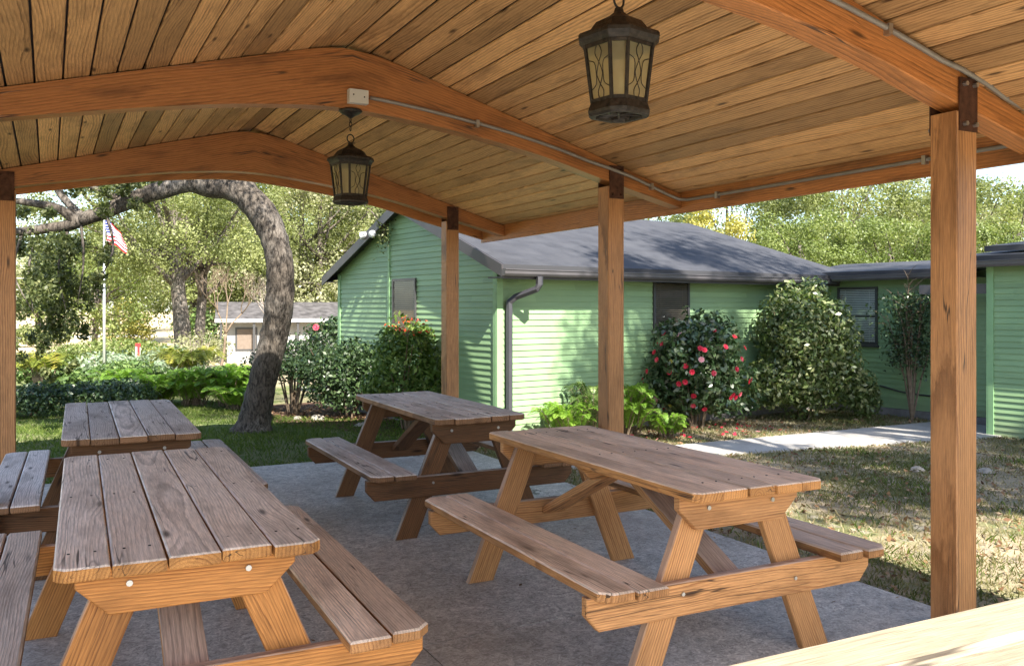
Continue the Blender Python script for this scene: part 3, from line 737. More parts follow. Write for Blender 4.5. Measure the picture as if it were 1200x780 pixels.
# pale rail close to the camera, in full sun
t = empty('wooden_rail', (2.2, 1.0, 0), R(-1.5), 'pale bleached wooden rail in full sun at the lower right corner', 'railing')
XA = Matrix.Identity(4)
w = Wood(); w.board(-1.45, 2.1, -.045, .095, .868, .905, XA, bevel=.012, pith=(.0, .09, .004)); w.build('cap_board', M['rail'], t)
w = Wood(); w.board(-1.45, 2.1, -.20, -.055, .868, .9, XA, bevel=.01, pith=(.02, .08, .004)); w.build('cap_board', M['rail'], t)
for xx in (-1.3, .4, 2.0):
    w = Wood(); w.board(0, .867, xx-.045, xx+.045, -.09, 0, UP, bevel=.004); w.build('rail_post', M['rail'], t)

# ------------------------------------------------------------------ green house (own frame: u along the side wall, v away from it)
HA = R(7.2)
house = empty('green_house', (4.538, 8.912, -.05), HA, 'long green clapboard house with dark shingle roof, gutters and a wing at right', 'house')
S0 = .22          # siding starts
def siding(name, p0, p1, ztop, out, parent=house, expo=.0714, zbase=.12, lap=.014):
    """lapped boards between plan points p0, p1; ztop(t) gives the wall's top; out = outward unit (u, v)"""
    mb = MB(); p0 = Vector(p0); p1 = Vector(p1); o = Vector(out); ln = (p1-p0).length
    def pt(t, z, d): q = p0.lerp(p1, t)+o*d; return (q.x, q.y, z)
    zmax = max(ztop(t/40) for t in range(41)); z = zbase
    cross = (p1-p0).x*o.y-(p1-p0).y*o.x
    def rng(zz):
        ts = [t/200 for t in range(201) if ztop(t/200) >= zz-1e-6]
        return (ts[0], ts[-1]) if ts else None
    while z < zmax-.002:
        z1 = min(z+expo, zmax)
        a = rng(z); b = rng(z1) or a
        if a is None: break
        top = [pt(b[0], z1, .002), pt(b[1], z1, .002)]; bot = [pt(a[0], z, lap), pt(a[1], z, lap)]
        q = [bot[0], bot[1], top[1], top[0]]; lip = [pt(a[0], z, .002), pt(a[1], z, .002), bot[1], bot[0]]
        if cross > 0: q = q[::-1]; lip = lip[::-1]
        mb.poly(q); mb.poly(lip)
        # end caps are hidden by corner boards
        z += expo
    # plain sheathing behind, so light cannot pass
    T = [t/20 for t in range(21)]
    mb.poly([pt(0, zbase, 0)]+[pt(1, zbase, 0)]+[pt(t, ztop(t), 0) for t in reversed(T)])
    return mb.build(name, M['siding'], parent)
EZ = 2.10; HV = 4.36; RZ = 2.93; SL = (RZ-EZ)/(HV/2)
g = lambda t: EZ-.02+SL*min(t, 1-t)*HV
siding('gable_wall', (0, 0), (0, HV), g, (-1, 0))
siding('side_wall', (0, 0), (6.05, 0), lambda t: EZ-.02, (0, -1))
siding('back_wall', (0, HV), (9, HV), lambda t: EZ-.02, (0, 1))
WZ = 2.06
siding('wing_wall', (6.05, 0), (6.05, -3.6), lambda t: WZ, (-1, 0), zbase=.11)
mb = MB(); mb.box(5.98, 6.6, -3.6, 0, -.1, .108); mb.box(.02, 6.0, -.004, .3, -.1, .118); mb.box(-.004, .3, .02, HV, -.1, .118)
mb.build('foundation', M['foundation'], house)
# porch block that steps out of the wing
bx_, by_ = 5.21, -2.94
siding('porch_wall', (bx_, by_), (bx_, by_-4), lambda t: WZ+.06, (-1, 0), zbase=.0)
siding('porch_wall', (bx_, by_), (bx_+1.2, by_), lambda t: WZ+.06, (0, 1), zbase=.0)
mb = MB(); mb.box(bx_+.02, 9, by_-4, by_-.02, -.1, WZ+.05); mb.box(6.08, 9, -3.6, HV-.05, -.1, WZ-.04); mb.box(.04, 6.07, .03, HV-.03, -.1, EZ-.05)
mb.build('inner_wall', M['void'], house)
# corner boards
for (cu, cv, z0, z1, su, sv) in ((0, 0, .1, EZ-.03, -1, -1), (0, HV, .1, EZ-.03, -1, 1), (bx_, by_, 0, WZ+.04, -1, 1)):
    mb = MB(); mb.box(min(cu+su*.022, cu-su*.06), max(cu+su*.022, cu-su*.06), min(cv+sv*.003, cv+sv*.024), max(cv+sv*.003, cv+sv*.024), z0, z1)
    mb.box(min(cu+su*.003, cu+su*.024), max(cu+su*.003, cu+su*.024), min(cv+sv*.0025, cv-sv*.06), max(cv+sv*.0025, cv-sv*.06), z0, z1)
    mb.build('corner_board', M['trim'], house)
mb = MB(); mb.box(-.028, -.002, 2.64, 2.69, .1, 2.75); mb.build('batten', M['trim'], house)
mb = MB(); mb.box(5.99, 6.035, -.08, -.002, .1, WZ-.02); mb.build('corner_board', M['gutter'], house)

def slab_roof(mb, pts, th=.05):
    """roof plane: pts ccw seen from above, with uv along the eave (first edge)"""
    P = [Vector(p) for p in pts]; e = (P[1]-P[0]).normalized(); n = (P[1]-P[0]).cross(P[-1]-P[0]).normalized(); s = n.cross(e)
    if n.z < 0: P.reverse(); n = -n
    uv = [((p-P[0]).dot(e), (p-P[0]).dot(s)) for p in P]
    mb.poly(P, uv); D = Vector((0, 0, -th)); Q = [p+D for p in P]
    mb.poly(Q[::-1], uv[::-1])
    for i in range(len(P)):
        j = (i+1) % len(P); mb.poly([Q[i], Q[j], P[j], P[i]])
rf = MB(); ov = .32; ga = -.14; mid = HV/2; ez = EZ-SL*ov+.05; rz = RZ+.05; re = 5.45; he = 6.55
slab_roof(rf, [(ga, -ov, ez), (he, -ov, ez), (re, mid, rz), (ga, mid, rz)])
slab_roof(rf, [(ga, mid, rz+.001), (re, mid, rz+.001), (he, HV+ov, ez+.001), (ga, HV+ov, ez+.001)])
slab_roof(rf, [(he, -ov, ez-.001), (he, HV+ov, ez-.001), (re, mid, rz-.001)])
rf.build('roof', M['shingle'], house, uv=True)
rf = MB(); we = 6.05-.3
slab_roof(rf, [(we, .3, WZ+.01), (we, by_+.45, WZ+.01), (7.9, by_+.45, WZ+.24), (7.9, .9, WZ+.24)])
slab_roof(rf, [(7.9, .9, WZ+.239), (7.9, by_+.45, WZ+.239), (9.8, by_+.45, WZ+.05), (9.8, .9, WZ+.05)])
rf.build('wing_roof', M['shingle'], house, uv=True)
rf = MB(); be = bx_-.22
slab_roof(rf, [(be, by_+.42, WZ+.11), (be, by_-4, WZ+.11), (7.6, by_-4, WZ+.36), (7.6, by_+.42, WZ+.36)], .06)
slab_roof(rf, [(be+.3, by_+.1, WZ+.24), (be+.3, by_-4, WZ+.24), (7.4, by_-4, WZ+.46), (7.4, by_+.1, WZ+.46)], .07)
rf.build('porch_roof', M['shingle'], house, uv=True)
# fascia, soffit, gutter
mb = MB(); mb.box(ga, 6.3, -ov+.002, -ov+.03, ez-.16, ez-.052); mb.box(ga, 6.0, -ov+.03, -.016, ez-.15, ez-.135)
mb.box(we+.002, we+.03, by_+.45, -.34, WZ-.12, WZ-.042); mb.box(we+.03, 6.03, by_+.45, -.02, WZ-.115, WZ-.10)
mb.box(be+.002, be+.03, by_-4, by_+.42, WZ-.02, WZ+.048); mb.box(be+.03, bx_-.016, by_-4, by_+.42, WZ-.02, WZ-.005)
mb.box(be+.03, 6.0, by_+.03, by_+.42, WZ-.018, WZ+.04)
mb.build('fascia', M['fascia'], house)
# rake boards along the gable
mb = MB()
for s in (0, 1):
    a = Vector((ga, -ov if s == 0 else HV+ov, ez-.0)); b = Vector((ga, mid, rz))
    dn = Vector((0, 0, -.14)); o = Vector((-.022, 0, 0)); up = Vector((0, 0, -.004))
    A = [a+up, b+up, b+dn, a+dn]; B = [p+o for p in A]
    mb.poly(B if s else B[::-1]); mb.poly([A[3], A[2], B[2], B[3]]); mb.poly([A[0], A[3], B[3], B[0]]); mb.poly([A[1], A[0], B[0], B[1]])
    # soffit under the overhang
    a2 = Vector((ga, a.y, ez-.075)); b2 = Vector((ga, mid, rz-.075)); c2 = Vector((.02, mid, rz-.075)); d2 = Vector((.02, a.y, ez-.075)); mb.poly([a2, b2, c2, d2])
mb.box(ga, 5.9, HV+.016, HV+ov-.002, ez-.09, ez-.078)
mb.build('rake_board', M['fascia'], house)
def gutter(mb, p0, p1, out):
    p0 = Vector(p0); p1 = Vector(p1); o = Vector((*out, 0)); Zv = Vector((0, 0, 1))
    prof = [(0, 0), (0, -.075), (.05, -.075), (.068, -.05), (.07, -.012), (.08, -.008), (.08, .002), (.066, .002)]
    for (d0, z0), (d1, z1) in zip(prof[:-1], prof[1:]):
        mb.poly([p0+o*d0+Zv*z0, p1+o*d0+Zv*z0, p1+o*d1+Zv*z1, p0+o*d1+Zv*z1])
    for p in (p0, p1): mb.poly([p+o*d+Zv*z for d, z in prof])
mb = MB(); gutter(mb, (ga-.02, -ov, ez-.055), (5.95, -ov, ez-.055), (0, -1)); gutter(mb, (we, -.42, WZ-.05), (we, -2.15, WZ-.05), (-1, 0))
gutter(mb, (be, by_+.42, WZ+.045), (be, by_-4, WZ+.045), (-1, 0))
mb.build('gutter', M['gutter'], house)
mb = MB()
mb.tube([(.33, -ov-.04, ez-.13), (.33, -ov-.04, ez-.22), (.31, -ov-.02, ez-.27), (.17, -.12, ez-.36), (.12, -.066, ez-.42), (.12, -.066, ez-.5), (.12, -.066, .15), (.13, -.12, .06)], .042, 6)
mb.build('downspout', M['down'], house)
mb = MB(); mb.tube([(we-.04, -2.02, WZ-.12), (we-.04, -2.02, WZ-.2), (we+.1, -2.02, WZ-.34), (5.99, -2.02, WZ-.42), (5.99, -2.02, .1)], .035, 6); mb.build('downspout', M['down'], house)
# low porch beam across the recess
mb = MB(); mb.box(5.3, 5.5, by_-.0, -2.0, WZ-.34, WZ-.22); mb.build('porch_beam', M['gutter'], house)
mb = MB(); mb.tube([(6.005, -1.0, .42), (6.005, -1.3, .36), (6.005, -1.6, .335), (6.005, -2.3, .33)], .012, 6); mb.build('hose', M['fascia'], house)
# windows (wall local axis, z0..z1, in house frame)
def window(axis, c, z0, z1, wd, blind, mullion):
    """axis 'v': on a wall facing -v at v=0 (c = u); axis 'u': on a wall facing -u (c = (u, v))"""
    if axis == 'v': Mx = frame(c[0], c[1], 0, (1, 0, 0), (0, 0, 1), (0, -1, 0))
    else: Mx = frame(c[0], c[1], 0, (0, -1, 0), (0, 0, 1), (-1, 0, 0))
    h = wd/2; fb = .035
    mb = MB(); 
    mb.box(-h, -h+fb, z0, z1, .003, .035, Mx); mb.box(h-fb, h, z0, z1, .003, .035, Mx)
    mb.box(-h+fb, h-fb, z1-fb, z1, .003, .034, Mx); mb.box(-h+fb, h-fb, z0, z0+fb, .003, .034, Mx)
    if mullion: zm = (z0+z1)/2; mb.box(-h+fb, h-fb, zm-.014, zm+.014, .026, .033, Mx)
    f = mb.build('window', M['winframe'], house)
    mb = MB(); mb.box(-h+.01, h-.01, z0+.01, z1-.01, .0145, .0165, Mx); mb.build('dark_backing', M['void'], f)  # flat black panel over the siding, painted as the unlit room inside
    mb = MB(); z = z0+fb+.012
    while z < z1-fb-.006:
        mb.poly([Mx @ Vector(p) for p in ((-h+fb+.004, z, .0225), (h-fb-.004, z, .0225), (h-fb-.004, z+.017, .0185), (-h+fb+.004, z+.017, .0185))]); z += .026
    for q in (-.6, .6): mb.box(q*h-.003, q*h+.003, z0+fb, z1-fb, .0226, .0232, Mx)
    mb.build('blind', blind, f)
    mb = MB(); mb.box(-h-.02, h+.02, z0-.03, z0-.001, .004, .055, Mx); mb.build('sill', M['winframe'], f)
    mb = MB(); mb.poly([Mx @ Vector(p) for p in ((-h+fb, z0+fb, .0245), (h-fb, z0+fb, .0245), (h-fb, z1-fb, .0245), (-h+fb, z1-fb, .0245))]); mb.build('pane', M['pane'], f)
Z0 = .05
window('v', (2.775, 0), 1.20+Z0, 1.86+Z0, .67, M['darkblind'], False)
window('u', (0, 2.215), 1.15+Z0, 1.89+Z0, .66, M['darkblind'], False)
window('u', (6.05, -.62), .95+Z0, 1.80+Z0, .66, M['blind'], True)
# security light on the gable
c = house.matrix_basis if False else Matrix.Translation((4.538, 8.912, -.05)) @ Matrix.Rotation(HA, 4, 'Z')
p = c @ Vector((-.0, 2.98, 2.60))
t = empty('security_light', p, HA, 'white twin-head floodlight under the peak of the green gable', 'floodlight')
mb = MB(); mb.lathe([(0, 0), (.05, 0), (.05, .02), (0, .02)]); m_ = mb.build('mount_plate', M['white'], t); m_.matrix_local = Matrix.Rotation(R(-90), 4, 'Y')
for dv in (.10, -.08):
    mb = MB(); mb.tube([(-.03, 0, 0), (-.07, dv*.5, .0), (-.10, dv, -.005)], .014, 8); mb.tube([(-.08, dv*.9, .005), (-.12, dv*1.2, -.005), (-.20, dv*1.9, -.03), (-.215, dv*2.0, -.033)], [.03, .042, .052, .045], 12); mb.build('lamp_head', M['white'], t, smooth=True)
# dry vine hanging from the peak of the gable
t = empty('hanging_vine', c @ Vector((-.09, 2.66, 2.80)), HA, 'clump of brownish vine hanging below the peak of the green gable', 'vine')
g = np.random.default_rng(3); P = g.normal(size=(420, 3))*np.array([.035, .09, .16])+np.array([-.02, 0, -.12]); leaves('foliage', P, .05, M['oakleaf'], t)
mb = MB()
for k in range(5): mb.tube([(-.0, .03*k-.06, .05), (-.03, .04*k-.08, -.15), (-.02, .03*k-.07, -.38+.03*k)], [.006, .005, .002], 4)
mb.build('stem', M['twig'], t)
# ------------------------------------------------------------------ plants
def shrub(name, x, y, r, h, n, leaf, mat, label, cat='shrub', group=None, base=.02, lumps=10, amp=.3, aspect=.5, stems=7, twig='twig', shell=.5, seed=0, up=.35, lobes=11, more=()):
    z = float(gz(x, y)); random.seed(seed+5)
    t = empty(name, (x, y, z), 0, label, cat, group)
    zc = base+(h-base)*.5; rr = r if isinstance(r, (tuple, list)) else (r, r)
    hz = (h-base)*.5; g = np.random.default_rng(seed+400)
    p, d = blob_points(int(n*.5), (0, 0, zc), (rr[0]*.86, rr[1]*.86, hz*.88), shell, lumps, amp, seed, zmin=.01)
    PP, DD = [p], [d]
    for k in range(lobes):
        e = g.normal(size=3); e /= np.linalg.norm(e); e[2] = e[2]*.9+.05; q = g.uniform(.34, .52)
        c_ = np.array([e[0]*rr[0]*(.98-q*.75), e[1]*rr[1]*(.98-q*.75), zc+e[2]*hz*(1.0-q*.8)])
        p, d = blob_points(int(n*.5/lobes*1.25), c_, (rr[0]*q, rr[1]*q, min(hz, max(rr))*q), .5, 6, .35, seed+k+31, zmin=.01); PP.append(p); DD.append(d)
    for k, (dx, dy, dz, q) in enumerate(more):
        p, d = blob_points(int(n*q*q*.55), (dx, dy, dz), (q, q*.9, q*.95), .5, 6, .4, seed+k+91, zmin=.01); PP.append(p); DD.append(d)
    p = np.concatenate(PP); d = np.concatenate(DD)
    leaves('foliage', p, leaf, mat, t, aspect, up, d, fold=.06)
    mb = MB()
    for k in range(stems):
        a = random.uniform(0, 6.28); q = random.uniform(.25, .75)
        mb.tube([(.05*math.cos(a), .05*math.sin(a), -.05), (q*.5*rr[0]*math.cos(a), q*.5*rr[1]*math.sin(a), zc*.7), (q*rr[0]*math.cos(a+.3), q*rr[1]*math.sin(a+.3), h*random.uniform(.6, .9))], [.018, .012, .004], 5)
    mb.build('stem', M[twig], t)
    return t
def flowers(parent, pts, size, mat, name='flower', petals=9):
    """each bloom: two rings of petals round its own centre"""
    out = []
    for (p, nrm) in pts:
        nrm = Vector(nrm).normalized(); a = nrm.orthogonal().normalized(); b = nrm.cross(a); V = []; rn = []
        base = random.random()*.6
        for ring, (rr, tilt, cnt) in enumerate(((1.0, .25, petals), (.62, .7, petals-3))):
            for k in range(cnt):
                an = 2*math.pi*k/cnt+ring*.3; e = a*math.cos(an)+b*math.sin(an); s = a*-math.sin(an)+b*math.cos(an)
                L_ = size*rr*.5; o = Vector(p); tip = o+e*L_*math.cos(tilt)+nrm*L_*math.sin(tilt); m1 = o+(e*L_*.62*math.cos(tilt)+nrm*L_*.5*math.sin(tilt)); wv = s*size*.2*rr
                V += [o, m1+wv, tip, m1-wv]; rn.append(min(1, base+random.random()*.4))
        out.append(quad_mesh(name, np.array([tuple(v) for v in V]), rn, mat, parent))
    return out
# camellia by the side window
cam = shrub('camellia_bush', 7.36, 8.79, (.80, .62), 1.42, 6200, .085, M['camellia'], 'dark glossy camellia bush with pink and red blooms below the side window', 'flowering bush', seed=3, amp=.32, shell=.55, lobes=14, more=((-.6, .1, .4, .3), (.62, -.05, .42, .36), (.35, 0, 1.2, .28), (-.4, 0, 1.15, .3), (0, .0, 1.3, .24)))
random.seed(21)
toward = Vector((-7.4, -8.8, 0)).normalized(); side = Vector((-toward.y, toward.x, 0))
fl = []
for k in range(40):
    a = random.uniform(-1.35, 1.35); e = random.uniform(-.75, .95)
    d = (toward*math.cos(a)+side*math.sin(a))*math.cos(e)+Vector((0, 0, math.sin(e)))
    fl.append((Vector((0, 0, .71))+Vector((d.x*.74, d.y*.62, d.z*.68)), d))
flowers(cam, fl[:35], .078, M['petal']); flowers(cam, fl[35:38], .085, M['palepetal']); flowers(cam, fl[38:], .06, M['yellow'])
shrub('evergreen_bush', 9.17, 8.74, (.84, .72), 1.92, 10500, .075, M['holly'], 'tall rounded evergreen bush filling the inner corner of the green house', 'bush', seed=8, amp=.34, shell=.55, lobes=14, more=((.62, -.25, .5, .42), (.75, -.4, .3, .3), (-.5, .1, .55, .42), (.15, .0, 1.72, .28), (-.25, 0, 1.6, .26), (.5, -.1, 1.1, .36)))
# bare grey shrub by the wing
def bare_shrub(x, y, label):
    t = empty('bare_shrub', (x, y, -.05), 0, label, 'shrub'); random.seed(4); mb = MB(); tips = []
    for k in range(16):
        a = random.uniform(0, 6.28); sp = random.uniform(.05, .42); h = random.uniform(1.3, 2.05)
        q = [(0, 0, 0), (sp*.3*math.cos(a), sp*.3*math.sin(a), h*.4), (sp*.7*math.cos(a+.2), sp*.7*math.sin(a+.2), h*.75), (sp*math.cos(a+.1), sp*math.sin(a+.1), h)]
        mb.tube(q, [.016, .012, .008, .003], 5)
        for j in range(9):
            i = random.choice((1, 2)); f = random.random(); o = Vector(q[i]).lerp(Vector(q[i+1]), f); dv = Vector((random.uniform(-1, 1), random.uniform(-1, 1), random.uniform(.2, 1.3))).normalized()*random.uniform(.12, .32)
            mb.tube([o, o+dv*.5+Vector((0, 0, .02)), o+dv], [.005, .004, .0018], 4); tips.append(o+dv)
    mb.build('branch', M['twig'], t)
    P = np.array([tuple(p) for p in tips]); P = np.repeat(P, 26, 0)+RNG.normal(size=(len(P)*26, 3))*.075; P[:, 2] = np.maximum(.3, P[:, 2])
    leaves('foliage', P[P[:, 2] < 1.75], .05, M['dark'], t)
bare_shrub(10.36, 7.94, 'thin grey half-bare shrub against the wing wall beside the front post')
# fine-leaved plants at the foot of the side wall
def fern(name, x, y, n, ln, h, mat, label, cat='fern', group=None, seed=0, lw=.014, droop=.5, lpf=40, base=0.0, lf=.22):
    """fronds arching out of one crown, each a midrib with rows of leaflets"""
    z = float(gz(x, y)); g = np.random.default_rng(seed+77)
    t = empty(name, (x, y, z), 0, label, cat, group)
    V = []; rn = []; mb = MB()
    for k in range(n):
        a = g.uniform(0, 2*math.pi); l = ln*g.uniform(.6, 1.1); hh = h*g.uniform(.55, 1.05); d = np.array([math.cos(a), math.sin(a), 0]); s = np.array([-math.sin(a), math.cos(a), 0])
        o = np.array([g.normal()*ln*.18, g.normal()*ln*.18, .02]); c = g.random()
        def P(u): return o+d*l*u+np.array([0, 0, base+hh*(.6+droop)/.64*(1.6*u-(.6+droop)*u*u)])
        mb.tube([tuple(P(u)) for u in (0, .3, .6, 1)], [.006, .005, .004, .002], 4)
        for i in range(lpf):
            u = .12+.86*i/lpf; b = P(u); tan = P(min(1, u+.03))-b; tan /= np.linalg.norm(tan); up = np.cross(s, tan)
            ll = l*lf*math.sin(math.pi*min(1, .12+u*.92))**.7+.01
            for sg in (-1, 1):
                tip = b+s*sg*ll+tan*ll*.5+up*ll*g.uniform(-.25, .25); m1 = (b+tip)/2
                V += [b, m1+tan*lw*.5, tip, m1-tan*lw*.5]; rn.append(np.clip(c*.7+g.random()*.4, 0, 1))
    if base > .05: mb.tube([(0, 0, -.1), (0, 0, base+.03)], [.14, .11], 10)
    quad_mesh('frond', np.array(V), rn, mat, t); mb.build('stem', M['twig'], t)
    return t
G = 'feathery green plants at the foot of the side wall'
fern('fern', 5.22, 8.55, 46, .34, .42, M['fern'], 'low feathery green fern at the downspout end of the side wall', seed=1, group=G)
fern('fern', 5.66, 8.60, 60, .36, .62, M['shrub'], 'taller feathery plant against the pale wall left of the middle post', seed=2, group=G)
fern('fern', 6.16, 8.62, 60, .38, .58, M['fern'], 'bright fern at right of the middle post beside the camellia', seed=3, group=G)
fern('fern', 6.45, 8.25, 40, .26, .26, M['fern'], 'short yellow-green fern on the grass in front of the camellia', seed=5, group=G)
# shrubs before the gable wall
nd = shrub('nandina_bush', 3.97, 10.28, (.54, .5), 1.45, 5200, .07, M['nandina'], 'leafy bush with red-tipped top in front of the green gable wall', 'bush', seed=14, amp=.3, shell=.45)
P, d = blob_points(90, (0, 0, 1.30), (.32, .32, .14), .4, 8, .4, 6); leaves('red_foliage', P, .05, M['berry'], nd)
shrub('dark_shrub', 3.72, 11.95, (.78, .65), 1.12, 6200, .06, M['dark'], 'rounded dark green shrub left of the red-tipped bush', seed=15, amp=.3)
t = shrub('leggy_shrub', 3.15, 12.75, (.72, .55), 1.08, 3300, .06, M['dark'], 'open leggy dark shrub beside the curved oak trunk', seed=16, base=.42, amp=.4, stems=16)
t = shrub('rose_bush', 4.55, 15.6, (.55, .5), 1.55, 3000, .085, M['dark'], 'dark bush with one red bloom beyond the gable wall', 'bush', seed=17, amp=.35)
flowers(t, [(Vector((-.38, -.36, 1.2)), (-.5, -1, .2))], .13, M['petal'])
# garden bed at left
G = 'dark ground-cover shrubs in the garden bed'
shrub('low_shrub', -.25, 14.1, (.85, .55), .52, 3800, .06, M['dark'], 'low dark spreading shrub beside the left post', seed=31, group=G, amp=.35, stems=3)
shrub('low_shrub', .75, 14.3, (.80, .5), .50, 3600, .06, M['dark'], 'low dark spreading shrub behind the far grey table', seed=32, group=G, amp=.35, stems=3)
G = 'bright feathery ferns in the garden bed'
for i, (x, y, n, h, lab) in enumerate(((1.55, 14.9, 40, .45, 'yellow-green fern left of the larger sago palm'), (2.05, 14.5, 60, .55, 'bright green fern in front of the larger sago palm'), (2.48, 14.2, 60, .60, 'bright green fern close to the oak trunk'), (2.55, 13.5, 34, .34, 'short bright fern spilling on the lawn by the oak'), (1.1, 15.6, 40, .5, 'yellow-green fern right of the flagpole base'))):
    fern('fern', x, y, n+25, .5, h, M['fern'], lab, seed=40+i, group=G, lw=.02)
def sago(x, y, s, label, seed):
    fern('sago_palm', x, y, 34, .72*s, .48*s, M['sagoleaf'], label, 'sago palm', 'sago palms in the garden bed', seed, lw=.022, droop=.75, lpf=40, base=.34, lf=.26)
sago(-.15, 17.3, .85, 'yellow-green sago palm rosette beside the left post', 51)
sago(2.15, 16.6, .95, 'larger sago palm rosette between flagpole and oak', 52)
G = 'mixed mid-green shrubs behind the garden bed'
for i, (x, y, r, h, mt, lf, lab) in enumerate(((1.3, 17.6, .7, .62, 'shrub', .09, 'mid-green shrub right of the flagpole'), (.6, 17.2, .75, .55, 'shrub', .09, 'mid-green shrub at the left of the flagpole foot'), (-.2, 20.8, .8, .75, 'shrub', .1, 'mid-green shrub behind the left sago palm'), (1.15, 22.6, 1.1, .72, 'greyleaf', .10, 'pale grey-green shrub behind the flagpole'), (2.55, 21.2, .9, .8, 'greyleaf', .10, 'pale grey-green shrub behind the larger sago palm'), (3.1, 18.0, .7, .42, 'shrub', .09, 'mid-green shrub left of the oak trunk'))):
    shrub('garden_shrub', x, y, (r, r*.8), h, 1900, lf, M[mt], lab, seed=60+i, group=G, amp=.35, stems=3)
shrub('clipped_hedge', 1.55, 26.3, (1.75, 1.0), 1.12, 9000, .09, M['vivid'], 'long rounded hedge beyond the flagpole', 'hedge', seed=70, amp=.12, shell=.7, stems=5)

# trees ------------------------------------------------------------
def clumps(n_cl, c, r, rc, per, seed, flat=.7, hole=.0):
    g = np.random.default_rng(seed)
    d = g.normal(size=(n_cl, 3)); d /= np.linalg.norm(d, axis=1)[:, None]
    cc = np.array(c)+d*(.35+.65*g.random(n_cl)**.6)[:, None]*np.array(r)
    P = []; Nn = []; Rn = []
    for q in cc:
        k = int(per*g.uniform(.6, 1.4)); rr = rc*g.uniform(.6, 1.35)
        e = g.normal(size=(k, 3)); e /= np.linalg.norm(e, axis=1)[:, None]
        P.append(q+e*(g.random(k)**.45)[:, None]*rr*np.array([1, 1, flat])); Nn.append(e); Rn.append(np.clip(g.normal(g.uniform(.15, .8), .12, k), 0, 1))
    return cc, np.concatenate(P), np.concatenate(Nn), np.concatenate(Rn)
def tree(name, x, y, h, cr, label, mat, n_cl=60, per=90, leaf=.2, rc=.9, trunk_r=.2, lean=(0, 0), seed=0, bark='bark', crown_z=None, group=None, cat='tree', vis_trunk=True):
    z = float(gz(x, y)); random.seed(seed+9)
    t = empty(name, (x, y, z), 0, label, cat, group)
    crx, cry, crz = cr; cz = crown_z if crown_z is not None else h-crz
    cx, cy = lean
    cc, P, Nn, Rn = clumps(n_cl, (cx, cy, cz), (crx, cry, crz), rc, per, seed)
    leaves('crown', P, leaf, mat, t, .6, .4, Nn, rnd=Rn, nw=1.7)
    mb = MB()
    limb(mb, [(0, 0, -.2, trunk_r*1.25), (cx*.15, cy*.15, cz*.25, trunk_r), (cx*.6, cy*.6, cz*.6, trunk_r*.8), (cx, cy, cz+crz*.4, trunk_r*.3)])
    for q in cc[::max(1, n_cl//14)]:
        f = random.uniform(.45, .85); b = (cx*f, cy*f, cz*f)
        m1 = [(b[i]+q[i])/2+random.uniform(-.3, .3) for i in range(3)]
        limb(mb, [(*b, trunk_r*.4), (*m1, trunk_r*.25), (*q, trunk_r*.07)], 3, 6)
    mb.build('trunk', M[bark], t, smooth=True)
    return t
# the curved live oak beyond the patio
OX, OY = 2.28, 11.17
oak = empty('live_oak', (OX, OY, -.05), 0, 'live oak with a thick bent trunk arching left over the lawn', 'tree')
def W_(px, py, dd=0, d0=10.95):
    d = d0+dd; l = (px-600)/1024*d; c_, s_ = math.cos(.4876), math.sin(.4876)
    return (l*c_+d*s_-OX, -l*s_+d*c_-OY, 1.5-(py-360)/1024*d+.05)
mb = MB()
limb(mb, [(*W_(295, 512), .32), (*W_(298, 494), .21), (*W_(304, 465), .178), (*W_(313, 425), .172), (*W_(323, 385), .175), (*W_(328, 345), .172), (*W_(327, 305), .168), (*W_(317, 268), .172), (*W_(297, 237), .178), (*W_(272, 222), .145), (*W_(245, 219, -.05), .13), (*W_(220, 214, -.1), .12), (*W_(192, 222, -.15), .115), (*W_(160, 232, -.2), .10), (*W_(128, 246, -.25), .09), (*W_(95, 258, -.3), .08)], 5, 14, .05)
limb(mb, [(*W_(297, 240), .17), (*W_(290, 222), .12), (*W_(287, 200), .10), (*W_(284, 150, -.2), .09), (*W_(270, 60, -.6), .06)], 5, 10)
limb(mb, [(*W_(110, 252, -.28), .085), (*W_(80, 264, -.3), .072), (*W_(55, 268, -.35), .062), (*W_(15, 272, -.5), .05), (*W_(-60, 270, -.9), .03)], 5, 9)
limb(mb, [(*W_(92, 262, -.3), .06), (*W_(72, 246, -.35), .055), (*W_(45, 239, -.4), .045), (*W_(5, 236, -.5), .035), (*W_(-40, 250, -.5), .015)], 5, 8)
limb(mb, [(*W_(100, 256, -.28), .05), (*W_(78, 236, -.2), .048), (*W_(66, 215, -.1), .045), (*W_(62, 170, 0), .035)], 5, 8)
limb(mb, [(*W_(150, 236, -.2), .05), (*W_(118, 224, -.2), .04), (*W_(95, 212, -.1), .03)], 5, 7)
for px, py in ((80, 268), (45, 272), (125, 250), (25, 275), (95, 262)):
    random.seed(px); limb(mb, [(*W_(px, py, -.3), .02), (*W_(px+random.uniform(-20, 10), py+45, -.4), .013), (*W_(px+random.uniform(-30, 20), py+95, -.5), .004)], 4, 5)
mb.build('trunk', M['oakbark'], oak, smooth=True)
g = np.random.default_rng(5); P = []; Rn = []
spots = [(55, 300, 34), (40, 335, 36), (85, 318, 28), (70, 350, 34), (35, 375, 30), (100, 345, 24), (30, 300, 26), (60, 385, 22), (95, 290, 22), (25, 345, 26), (45, 405, 16), (118, 300, 16), (20, 405, 16), (75, 372, 22),
         (150, 222, 16), (120, 228, 18), (165, 214, 16), (95, 222, 18), (45, 218, 20), (190, 208, 12), (30, 250, 16), (130, 208, 16), (75, 285, 18), (15, 285, 20), (112, 330, 12), (60, 250, 12), (50, 440, 10), (80, 432, 8)]
